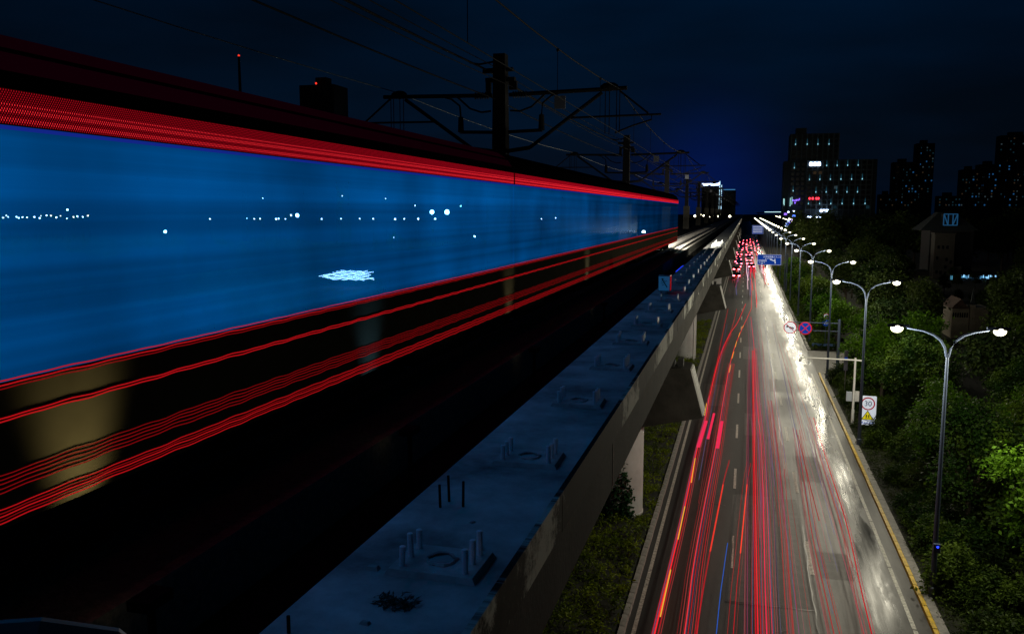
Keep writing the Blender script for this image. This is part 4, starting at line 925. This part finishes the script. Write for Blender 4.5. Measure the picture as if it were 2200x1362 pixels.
for key, n_, spread_, lane, where in (('A', 3, .34, G1, 'boldest left lane trail'), ('B', 5, .42, G1, 'long curving trail'), ('C', 2, .22, G2, 'left orange red streak'), ('D', 2, .22, G2, 'right orange red streak'), ('E', 5, .5, G2, 'thick middle bundle'), ('F', 6, .6, G2, 'bowing pink trail'), ('H', 6, .4, G3, 'pale lane edge trail'), ('K2', 5, .35, G3, 'mid right lane trail'), ('K', 5, .35, G3, 'gutter side trail')):
    for q_ in range(n_):
        pts_ = TR[key][:6] if key in 'AB' else TR[key]
        a0 = rnd.uniform(0, .3); pts_ = [(x_, y_ + a0) for x_, y_ in pts_]
        trail(pts_, rnd.uniform(-spread_, spread_), rnd.uniform(.60, .85), rnd.uniform(.004, .009), rnd.choice((tr_pk, tr_dim, tr_vio, tr_mid)), 'hair thin red trail in the veil around the ' + where, lane)
for (a, b) in [((-2.58, 64.27), (-2.62, 68.48)), ((-2.56, 47.71), (-2.62, 52.63)), ((-2.64, 38.96), (-2.64, 43.56)), ((-2.70, 31.0), (-2.68, 35.38))]:
    trail([a, b], .05, .73, .028, tr_or, 'orange indicator dash on the boldest left lane trail', 'orange indicator dashes')
for (a, b) in [((-1.09, 82.71), (-1.03, 86.59)), ((-.96, 90.84), (-.83, 95.21)), ((-.72, 98.59), (-.62, 102.95)), ((-.44, 106.9), (-.30, 110.72)), ((-.15, 114.8), (.14, 117.74))]:
    trail([a, b], .03, .73, .034, tr_or, 'orange indicator dash on the long curving trail', 'orange indicator dashes')
for i, (a, b, wd) in enumerate([((-2.52, 55.28), (-2.34, 62.54), .22), ((-2.0, 57.56), (-1.86, 65.08), .16), ((-1.31, 55.39), (-1.21, 62.71), .22)]):
    m = MB(); m.add([(a[0] - wd / 2, a[1], .70), (a[0] + wd / 2, a[1], .70), (b[0] + wd / 2, b[1], .70), (b[0] - wd / 2, b[1], .70), (a[0] - wd / 2, a[1], .76), (a[0] + wd / 2, a[1], .76), (b[0] + wd / 2, b[1], .76), (b[0] - wd / 2, b[1], .76)],
          [(0, 3, 2, 1), (4, 5, 6, 7), (0, 1, 5, 4), (1, 2, 6, 5), (2, 3, 7, 6), (3, 0, 4, 7)])
    tag(m.build('light_trail', tr_pink), ['flat pink brake light bar, left of three in the left lane', 'flat red brake light bar, middle and highest of three', 'flat pink brake light bar, right of three in the left lane'][i], 'light trail', 'brake light bars')
# white streak on the low ground far left, seen through the train
t = thing('white_light_streak', 'jagged white light streak on the far track bed behind the blue train windows', 'light trail', (-18.5, 37.0, 12.72))
wm = emit('white_streak_lit', (.8, .93, 1), 12)
for k in range(10):
    z = 2.2 - .22 * k; x0 = -6.5 + abs(k - 6) * 1.0 + rnd.uniform(-1, 1); x1 = 6.5 - max(0, k - 8) * .9 + rnd.uniform(-1.5, 1)
    pts = [(x0 + (x1 - x0) * i / 12, 0, z + .12 * math.sin(i * 1.7 + k) + rnd.uniform(-.08, .08)) for i in range(13)]
    MB().tube(pts, .055, 4).build('streak', wm, t)
t.scale = (.21, .21, .21)

# ================================================================== VEGETATION
tr = random.Random(21)
tn = ['near roadside tree lit bright green right of the nearest lamp pole', 'roadside tree behind the nearest lamp pole', 'roadside tree between the nearest pole and the 30 sign', 'roadside tree just right of the 30 sign', 'bright roadside tree below the second lamp heads', 'dark full tree at the right edge by the nearest lamp']
spots = [(12.6, 37.0, 1, 1.10), (10.9, 44.5, 2, .80), (11.0, 53.0, 1, .90), (11.8, 63.0, 0, .92), (11.0, 72.5, 1, 1.05), (14.8, 42.0, 1, 1.15)]
for i, (x, y_, k, s_) in enumerate(spots): plant_tree(near_kinds[k], (x, y_, 0), s_, tr.uniform(0, 6.28), tn[i], 'roadside trees', 'roadside_tree')
for i in range(26):
    x = tr.uniform(11, 21); y_ = 34 + 2.2 * i + tr.uniform(-2, 2)
    if x < 14: x += 3
    if y_ > 52 and .19 < x / y_ < .27: x = y_ * .285 + 1
    plant_tree(near_kinds[i % 3] if y_ < 60 else mid_kinds[i % 3], (x, y_, 0), tr.uniform(.75, .98), tr.uniform(0, 6.28), 'dark roadside tree standing behind the front row of trees', 'second row trees', 'roadside_tree')
for i in range(26):
    y_ = 80 + 5.2 * i
    if 86 < y_ < 104: x = tr.uniform(12.5, 14)
    else: x = tr.uniform(10.0, 11.6)
    plant_tree(mid_kinds[i % 2], (x, y_, 0), tr.uniform(.55, .80), tr.uniform(0, 6.28), 'small green tree in the lamp lit row along the far kerb', 'trees along the far kerb', 'roadside_tree')
for i in range(110):
    y_ = tr.uniform(90, 236); x = tr.uniform(16, 16 + (y_ - 60) * .38)
    if .19 < x / y_ < .27 and y_ < 122: continue
    if .165 < x / y_ < .285 and 118 < y_ < 232: t_s = .42
    else: t_s = 1.0
    plant_tree(mid_kinds[2], (x, y_, 0), t_s * tr.uniform(.75, 1.15), tr.uniform(0, 6.28), 'dark unlit tree in the wood right of the far lamps', 'unlit trees in the wood', 'wood_tree')
for i in range(44):
    y_ = tr.uniform(250, 330); x = 20 + (i / 44) * 115 + tr.uniform(-4, 4)
    plant_tree(far_kinds[i % 2], (x, y_, 0), tr.uniform(.85, 1.15), tr.uniform(0, 6.28), 'black tree on the skyline below the dark towers', 'skyline trees', 'wood_tree')
for i in range(70):
    y_ = 25 + i * .9 + tr.uniform(-1, 1); x = 8.75 + tr.uniform(0, 2.2)
    if abs(y_ - 64) < 2.5 and x < 9.8: x = 10
    fr_ = i % 3 == 1
    t = thing('shrub', 'leafy shrub in the dense planting behind the yellow kerb' if not fr_ else 'spiky long leaved shrub in the planting behind the yellow kerb', 'shrub', (x, y_, 0), 'shrubs behind the yellow kerb', tr.uniform(0, 6.28))
    s_ = tr.uniform(.6, 1.0); t.scale = (s_, s_, s_)
    link('foliage', (frond_kinds[i % 2] if fr_ else bush_kinds[i % 3]), t); link('stem', stem_me, t)
for i in range(60):
    y_ = 28 + i * 1.1 + tr.uniform(-1, 1); x = tr.uniform(11, 17)
    t = thing('shrub', 'dark shrub filling the gaps beneath the roadside trees', 'shrub', (x, y_, 0), 'shrubs beneath the roadside trees', tr.uniform(0, 6.28)); s_ = tr.uniform(.9, 1.7); t.scale = (s_, s_, s_)
    link('foliage', bush_kinds[i % 3], t); link('stem', stem_me, t)
r_ = np.random.RandomState(4)
pts = np.stack([r_.uniform(-9.5, -4.3, 5200), 26 + 100 * r_.uniform(0, 1, 5200) ** 1.3, np.zeros(5200)], 1)
hgt = .18 + .16 * np.sin(pts[:, 0] * 1.9 + 1) * np.sin(pts[:, 1] * .9) + .12 * np.sin(pts[:, 1] * 2.3 + pts[:, 0])
pts[:, 2] = np.clip(hgt, .08, .6) + .06
tag(link('ground_cover', leaves_mesh('ground_cover', pts, 9, .17, 9, grass_m, .10, .42)), 'dense low ground cover plants on the median under the viaduct', kind='stuff')
pts = np.stack([r_.uniform(8.05, 11.5, 2600), 24 + 64 * r_.uniform(0, 1, 2600) ** 1.2, r_.uniform(.08, .3, 2600)], 1)
tag(link('verge_grass', leaves_mesh('verge_grass', pts, 9, .22, 10, leaf_d, .12, .2)), 'rough dark grass on the verge behind the yellow kerb', kind='stuff')
pts = np.stack([r_.uniform(7.9, 10.8, 2400), 104 + 150 * r_.uniform(0, 1, 2400), r_.uniform(.1, .5, 2400)], 1)
tag(link('far_verge_grass', leaves_mesh('far_verge_grass', pts, 7, .45, 12, leaf_a, .2, .3)), 'green planting along the far kerb', kind='stuff')

# ================================================================== BUILDINGS
fr_rng = random.Random(9)
def facade_building(t, x0, x1, z0, z1, y, depth, cols, rows, wmat, win_me_cache, litp=0.0):
    MB().box(x0, y, z0, x1, y + depth, z1).build('wall', wmat, t)
    cw_, rh = (x1 - x0) / cols, (z1 - z0) / rows
    return cw_, rh
hb = thing('office_tower', 'big dark slab building right of the road with glowing signs on its front', 'building', (0, 620, 0))
cells = {}
def windows(t, x0, z0, cw_, rh, cols, rows, y, frac_w, frac_h, litp, lit_mats, skip=None):
    key = (round(cw_, 3), round(rh, 3), frac_w)
    def me_for(m):
        k2 = key + (m.name,)
        if k2 not in cells: cells[k2] = MB().box(-cw_ * frac_w / 2, -.04, -rh * frac_h / 2, cw_ * frac_w / 2, .02, rh * frac_h / 2).mesh('window', m)
        return cells[k2]
    for i in range(cols):
        for j in range(rows):
            if skip and skip(x0 + cw_ * (i + .5), z0 + rh * (j + .5)): continue
            m = fr_rng.choice(lit_mats) if fr_rng.random() < litp else dark_glass
            link('window', me_for(m), t, (x0 + cw_ * (i + .5), y, z0 + rh * (j + .5)))
cy_w = emit('cyan_window_lit', (.12, .42, .6), .035); cy_w2 = emit('pale_window_lit', (.35, .55, .65), .06); wm_w = emit('warm_window_lit', (.5, .32, .18), .04); bl_w = emit('blue_window_lit', (.05, .3, .8), .20)
MB().box(27.6, 0, 0, 59.3, 26, 68.6).build('wall', far_wall, hb); MB().box(59.35, 1.5, 0, 84, 26, 51.0).build('wall', far_wall, hb); MB().box(38.2, -3, 0, 81, -.05, 50.7).build('wall', far_wall, hb)
MB().box(31.4, 4, 68.62, 38.2, 14, 72.8).build('roof_block', far_wall, hb); MB().box(24.2, 3, 0, 27.55, 24, 50.5).build('wall', far_wall, hb)
windows(hb, 28.4, 51.6, 3.4, 3.3, 9, 5, -.03, .62, .62, .0, [cy_w]); windows(hb, 28.4, 20, 3.3, 3.3, 3, 9, -.03, .62, .62, .0, [cy_w])
windows(hb, 39, 17.4, 3.45, 3.3, 12, 10, -3.03, .62, .62, .03, [cy_w, cy_w2, wm_w])
fn = MB()
for i in range(10): fn.box(28.4 + 3.4 * i - .25, -.45, 51, 28.4 + 3.4 * i + .25, -.06, 68.6)
for i in range(13): fn.box(39 + 3.45 * i - .22, -3.5, 12, 39 + 3.45 * i + .22, -3.06, 50.7)
for j in range(11): fn.box(38.4, -3.3, 17.1 + 3.3 * j, 81, -3.055, 17.35 + 3.3 * j)
fn.build('facade_fin', far_fin, hb)
wl_em = emit('wall_lamp_lit', (.35, .8, 1.0), .9); wl_wash = emit('wall_lamp_wash_glow', (.05, .32, .5), .22)
lm1 = MB().ellipsoid(0, 0, 0, .30, .25, .55, 8, 6).mesh('wall_lamp', wl_em, True); lm2 = MB().frustum(0, 0, .6, 3.6, .22, .15, .05, .05).mesh('lamp_wash_glow', wl_wash)  # tapered glowing solid stands in for each lamp's wash on the wall
for (x, z, yy) in [(31.05, 61.6, -.8), (38.6, 61.5, -.8), (45.5, 61.4, -.8), (52.6, 61.3, -.8), (30.9, 45.8, -.8), (30.7, 30.2, -.8)] + [(40.8 + 6.7 * i, 37.7, -3.9) for i in range(6)] + [(45.3 + 6.6 * i, 29.2, -3.9) for i in range(5)] + [(51.5 + 6.6 * i, 46.9, -3.9) for i in range(4)] + [(40.8 + 7.2 * i, 21.4, -3.9) for i in range(6)]:
    o = link('wall_lamp', lm1, hb, (x, yy, z)); link('lamp_wash_glow', lm2, o)
def glow_sign(label, cat, x, y, z, blobs, mat, group=None):
    t = thing('lit_sign', label, cat, (x, y, z), group)
    for (bx, bz, bw, bh) in blobs:
        p = [(bx + bw * .5 * c, bz + bh * .5 * s) for c, s in ((-.7, -1), (.7, -1), (1, -.7), (1, .7), (.7, 1), (-.7, 1), (-1, .7), (-1, -.7))]
        MB().prism_y(p, -.15, .15).build('character', mat, t)
    return t
wb = emit('white_blue_sign_lit', (.55, .72, 1.0), 6.0); rdm = emit('red_sign_lit', (1, .03, .05), 3.5); pu = emit('violet_sign_lit', (.25, .12, 1.0), 1.8)
glow_sign('three white glowing characters high on the slab building', 'lit sign', 44, 616.2, 48, [(-2.6, 0, 2.2, 2.6), (-.1, 0, 2.2, 2.6), (2.4, 0, 2.3, 2.6)], wb)
glow_sign('row of red glowing characters low on the slab building', 'lit sign', 44.4, 616.2, 24.9, [(-2.9, 0, 1.1, 1.4), (-.9, 0, 1.3, 1.5), (1.4, 0, 1.1, 1.5), (2.7, 0, 1.1, 1.5)], rdm)
glow_sign('violet logo letters at the left corner of the slab building', 'lit sign', 33, 616.2, 23.6, [(-2.2, 0, .8, 1.1), (-1.1, -.1, .7, 1.0), (-.1, .1, .9, 1.3), (1.0, .3, .8, 1.1), (1.9, .8, .5, 1.5), (-.9, -1.6, .8, 1.2)], pu)
glow_sign('white shop sign at the foot of the slab building', 'shop sign', 50.6, 612, 16.6, [(-1.7, 0, 1.6, 1.8), (0, 0, 1.6, 1.8), (1.6, 0, 1.5, 1.8), (2.7, .7, .7, .5)], wb)
glow_sign('small white shop lights left of the foot sign', 'shop sign', 42.0, 608, 12.4, [(-1.6, 0, .9, 1.1), (-.2, 0, .8, .9), (.9, .1, .5, .6)], wb)
glow_sign('bright white shop front light at street level', 'shop sign', 47.5, 608, 12.5, [(-1.2, -.1, 1.4, .9), (.2, .3, 1.6, 1.4), (.9, -.5, .9, .7)], wb)
for i, (x, z, h_) in enumerate([(24.6, 23, 3.8), (25.1, 22.5, 4.6), (29.0, 22.5, 5.8), (30.1, 23.4, 5.2)]):
    o = MB().box(-.18, -.1, -h_ / 2, .18, .1, h_ / 2).build('light_tube', emit('cyan_tube_lit', (.45, .9, .9), 1.0)); o.location = (x, 617 + .1 * i, z)
    tag(o, ['cyan light tube, far left on the slab building corner', 'second cyan light tube from the left on the building corner', 'third cyan light tube from the left on the building corner', 'rightmost cyan light tube on the building corner'][i], 'light tube', 'cyan light tubes')
bs = random.Random(2)
for i in range(13):
    x = 24.5 + bs.uniform(0, 6); z = bs.uniform(6, 17); s_ = bs.uniform(.5, 1.15)
    m = bs.choice([wb, wb, emit('blue_shop_lit', (.08, .2, 1), 2.2), pu]); o = MB().prism_y([(-s_, -s_ * .6), (s_, -s_ * .6), (s_, s_ * .7), (-s_ * .8, s_ * .8)], -.1, .1).build('shop_sign', m); o.location = (x, 590 + i, z)
    tag(o, 'small blue or white lit shop sign in the cluster left of the slab building', 'shop sign', 'street level shop signs')
# lit footbridge line on the horizon
t = thing('footbridge', 'far footbridge with a pale light line at the end of the road', 'footbridge', (0, 900, 0))
MB().box(10, 0, 14.2, 37, 3, 15.2).build('deck', concrete, t); MB().box(18, -.1, 15.4, 36, .0, 15.9).build('light_line', emit('bridge_line_lit', (.6, .9, 1), 1.4), t); MB().box(12, 1, 0, 13, 2, 14.2).box(34, 1, 0, 35, 2, 14.2).build('pier', concrete, t)
# dark towers on the right skyline
def dark_tower(x0, x1, z1, y, label, nwin, seed):
    t = thing('tower_block', label, 'building', ((x0 + x1) / 2, y, 0), 'dark tower blocks on the right skyline'); wd = x1 - x0; q = random.Random(seed)
    MB().box(-wd / 2, 0, 0, wd / 2, 18, z1).build('wall', dark_facade, t); MB().box(-wd / 4, 4, z1, wd / 8, 12, z1 + 4).build('roof_block', dark_facade, t)
    for q_ in range(2 + seed % 2): xs = -wd / 2 + wd * (q_ + .6) / 3.2; MB().box(xs, -.25, 4, xs + 1.2, -.02, z1 - 2 - 3 * q_).build('stair_strip', principled('stair_strip_wall', (.05, .075, .08), .9), t)
    cols = max(3, int(wd / 3.2)); rows = int((z1 - 22) / 3.2); used = set()
    wmeshes = [cells.setdefault(('tw', m.name), MB().box(-.75, -.06, -.8, .75, 0, .8).mesh('window', m)) for m in (cy_w, cy_w2, bl_w, wm_w, cy_w, dark_glass, dark_glass)]
    for _ in range(nwin):
        c = (q.randrange(cols), q.randrange(rows))
        if c in used: continue
        used.add(c); link('window', q.choice(wmeshes), t, (-wd / 2 + wd / cols * (c[0] + .5), -.02, 22 + 3.2 * (c[1] + .5)))
    return t
dark_tower(166, 190, 74, 1100, 'lower dark tower block with scattered lit windows left of the taller pair', 46, 1); dark_tower(192, 212, 96, 1110, 'tall slim dark tower block with a few blue windows', 44, 2)
dark_tower(238, 256, 64, 1090, 'dark tower block left of the widest right hand block', 30, 3); dark_tower(258, 281, 70, 1100, 'wide dark tower block with pale stair strips', 40, 4); dark_tower(283, 322, 104, 1120, 'tallest dark tower block at the right edge of the skyline', 70, 5); dark_tower(150, 166, 36, 1080, 'low dark block left of the scattered window tower', 14, 6); dark_tower(214, 238, 34, 1085, 'low dark block between the two tower pairs', 16, 7)
# gabled house with lit frame
t = thing('gabled_house', 'dark hipped roof house with a pale blue framed dormer above the trees', 'house', (48.3, 230, 0))
MB().add([(-6.6, 0, 11.4), (6.6, 0, 11.4), (6.6, 12, 11.4), (-6.6, 12, 11.4), (-1.8, 4, 15.9), (1.8, 4, 15.9), (1.8, 8, 15.9), (-1.8, 8, 15.9)], [(0, 1, 5, 4), (1, 2, 6, 5), (2, 3, 7, 6), (3, 0, 4, 7), (4, 5, 6, 7), (0, 3, 2, 1)]).build('roof', house_roof, t)
MB().box(-4.2, .6, 0, 5.6, 11.5, 11.38).build('wall', principled('dim_wall', (.02, .02, .024), .9), t)
fm = MB(); fe = principled('pale_blue_frame', (.10, .35, .62), .5)
for p, q in (((-1.45, 12.7), (-1.45, 15.4)), ((1.6, 12.7), (1.6, 15.4)), ((-.45, 12.7), (-.45, 15.4)), ((.6, 12.7), (.6, 15.4)), ((-1.45, 15.4), (1.6, 15.4)), ((-1.45, 12.7), (1.6, 12.7)), ((-1.45, 15.4), (-.45, 12.7)), ((1.6, 15.4), (.6, 12.7))):
    fm.bar_y(p, q, .22, -.2 - .004 * len(fm.v) / 8, -.05)
fm.build('dormer_frame', emit('blue_frame_lit', (.04, .22, .5), .22), t); MB().box(-1.5, -.02, 12.6, 1.65, 3.9, 15.45).build('dormer', dark_facade, t)
t = thing('stair_house', 'pale tower like house wall with small dark windows below the gabled roof', 'house', (46.6, 222, 0))
MB().box(-3.0, 0, 0, 1.35, 4.2, 10.6).build('wall', house_wall, t); MB().box(-3.15, -.15, 10.6, 1.5, 4.3, 11.0).build('cornice', house_wall, t); MB().box(1.36, .5, 0, 3.2, 4, 3.0).build('annex', house_wall, t)
wme = MB().box(-.25, -.05, -.4, .25, .02, .4).mesh('window', dark_glass)
for x, z in [(-2.1, 7.6), (-1.15, 7.6), (-.2, 7.6), (-2.3, 5.0), (-.25, 4.7), (.7, 4.1), (-.4, 2.9), (-2.3, 1.7), (-1.4, 1.6), (-.4, 1.4)]: link('window', wme, t, (x, 0, z))
MB().box(.9, -.1, -.2, 1.3, .0, 1.2).build('lit_door', emit('door_cyan_lit', (.15, .6, .9), .5), t)
t = thing('lit_shed', 'low shed with a blue white lit strip beside the stair house', 'building', (54, 226, 0))
MB().box(-5, 0, -.1, 6, 5, 1.4).build('wall', dark_facade, t); q = random.Random(5)
sw = emit('shed_lit', (.15, .5, .9), .7); sw2 = emit('shed_lit_bright', (.3, .65, 1), 1.4)
for k in range(22): 
    x = -3.6 + .36 * k; MB().box(x, -.08, -.05 + q.uniform(0, .3), x + q.uniform(.12, .34), .0, .55 + q.uniform(0, .35)).build('lit_pane', sw2 if k > 15 or q.random() < .2 else sw, t)
t = thing('flat_roof_house', 'low dim flat roof house left of the stair house', 'house', (42.5, 226, 0)); MB().box(-2.8, 0, 0, 1, 5, 1.5).build('wall', house_wall, t); MB().box(-2.9, -.1, 1.5, 1.1, 5.1, 1.75).build('roof', house_roof, t)
# chapel
t = thing('chapel', 'small pale chapel with arched windows and a thin spire among the trees', 'chapel', (27.2, 118, 0)); house_wall_keep = house_wall; house_wall = principled('chapel_plaster', (.30, .26, .20), .85, var=.25, vscale=.8); t.scale = (.843, .843, .70)
MB().box(-1.8, 0, 0, .5, 6, 5.4).build('wall', house_wall, t); MB().prism_y([(-1.95, 5.4), (.5, 5.4), (-.7, 7.2)], -.1, 6.2).build('roof', principled('brown_tiles', (.10, .055, .04), .85, var=.5, vscale=3), t)
MB().box(.52, -.6, 0, 1.25, .5, 6.2).build('tower', house_wall, t); MB().frustum(.88, -.05, 6.2, 9.2, .30, .30, .02, .02).build('spire', house_roof, t); MB().box(1.26, .4, 0, 3.2, 5, 5.7).build('annex', house_wall, t)
wme2 = MB().prism_y([(-.10, -.45), (.10, -.45), (.10, .3), (0, .48), (-.10, .3)], -.05, .02).mesh('arched_window', dark_glass)
for k in range(7): link('arched_window', wme2, t, (-1.6 + .31 * k, 0, 4.3))
# neon building far left of the road
t = thing('neon_building', 'far dark building outlined by a blue white neon roof bar and upright line', 'building', (-28, 700, 0))
MB().box(-6.8, .5, 0, 7.2, 14, 36).build('wall', dark_facade, t)
MB().box(-6.6, 0, 36.6, 7.0, .3, 38.9).build('neon_bar', emit('neon_bar_lit', (.45, .55, 1.0), 7), t); MB().box(6.9, -.1, 16, 7.4, .2, 40).build('neon_line', emit('neon_line_lit', (.5, .8, 1.0), 1.6), t); MB().box(8.4, -.1, 18, 8.8, .2, 37).build('neon_line', emit('neon_line_lit', (.5, .8, 1.0), 1.6), t)
MB().box(9.6, 10, 0, 19.5, 20, 33).build('low_wing', dark_facade, t); MB().box(9.4, 9.7, 33.2, 19, 9.9, 33.8).build('neon_eave', emit('neon_eave_lit', (.1, .4, .8), .5), t)

# towers and lights beyond the train (far left)
t = thing('dark_block', 'black tower block with one red roof light above the train', 'building', (-213, 400, 0)); MB().box(-9.6, 0, 0, 9.6, 16, 80).build('wall', dark_facade, t); MB().box(-2, 3, 80, 4, 9, 84).build('roof_block', dark_facade, t); MB().ellipsoid(0, -.1, 80.6, .55, .55, .55, 8, 6).build('roof_light', red_obst, t)
t = thing('radio_mast', 'thin dark mast with a red tip light above the train', 'mast', (-257, 400, 0)); MB().frustum(0, 0, 0, 96, 1.2, 1.2, .4, .4).build('lattice', dark_steel, t); MB().ellipsoid(0, 0, 96.4, .55, .55, .55, 8, 6).build('tip_light', red_obst, t)
def far_light(px_x, z, r_, m, label, group, y=400):
    t = thing('far_lamp', label, 'street lamp', (px_x, y, 0), group)
    MB().tube([(0, .3, 0), (0, .3, z)], .12, 5).build('pole', dark_steel, t); MB().ellipsoid(0, 0, z, r_, r_, r_, 8, 6).build('lamp', m, t)
LB = 'lamps seen through the train windows'
for (x, z, r_) in [(-151.1, 15.77, 1.15), (-143.2, 15.77, 1.25)]: far_light(x, z, r_, cold_em, 'large cold floodlight of the bright pair seen through the train', LB)
far_light(-226, 14.1, 1.0, cold_em, 'single large floodlight in the middle of the seen through lamp row', LB); far_light(-229.6, 14.1, .5, cold_small, 'small lamp just left of the single floodlight', LB)
far_light(-307, 5.1, .85, cold_em, 'low bright floodlight under the lamp row seen through the train', LB); far_light(-128.8, 3.9, .5, cold_em, 'low lamp below the bright floodlight pair', LB); far_light(-136, 18.7, .4, emit('green_small_lit', (.4, 1, .75), 18), 'small greenish lamp above the bright floodlight pair', LB)
for x in (-256, -251.5, -248, -238.5, -237, -233, -212, -201, -190.5, -183, -171, -166, -158.5, -149.5): far_light(x, 12.25 + rnd.uniform(-.15, .2), rnd.choice((.42, .5, .36)), cold_small, 'small lamp in the even row seen through the train windows', LB)
far_light(-278.5, 12.1, .4, cold_small, 'small lamp apart from the row on its left', LB)
for i in range(19): far_light(-418 + i * 3.3 + rnd.uniform(-1.5, 1.5), 13.0 + rnd.uniform(-.9, .9), rnd.choice((.35, .45, .5)), rnd.choice((cold_small, warm_small, cold_small)), 'small lamp in the scattered cluster at the far left', LB)
far_light(-371, 17.0, .6, cold_small, 'higher lamp at the right end of the far left cluster', LB)
for (x, z) in [(-200, 24), (-176, 22.5), (-246, 23), (-160, 19), (-120, 9), (-172, 3), (-111, 11), (-95, 12.5), (-88, 13)]: far_light(x, z, .28, cold_small, 'faint dot of light scattered around the seen through lamp row', LB)
for i in range(9): far_light(-31 + i * 2.6 + rnd.uniform(-.8, .8), 13.2 + rnd.uniform(-1.6, 1.0), .75, lamp_far_em, 'round lamp in the cluster just left of the viaduct end', 'lamps left of the viaduct end', 560)


t = thing('bridge_rail', 'rounded dull rail edge cutting the bottom left corner close to the camera', 'railing', (0, 0, 0))
MB().tube([(-1.9, .80, 15.36), (-1.2, .93, 15.355), (-1.05, 1.02, 15.345), (-.97, 1.08, 15.31), (-.9, 1.14, 15.2)], .022, 10).build('top_rail', principled('rail_paint', (.35, .37, .40), .45), t)
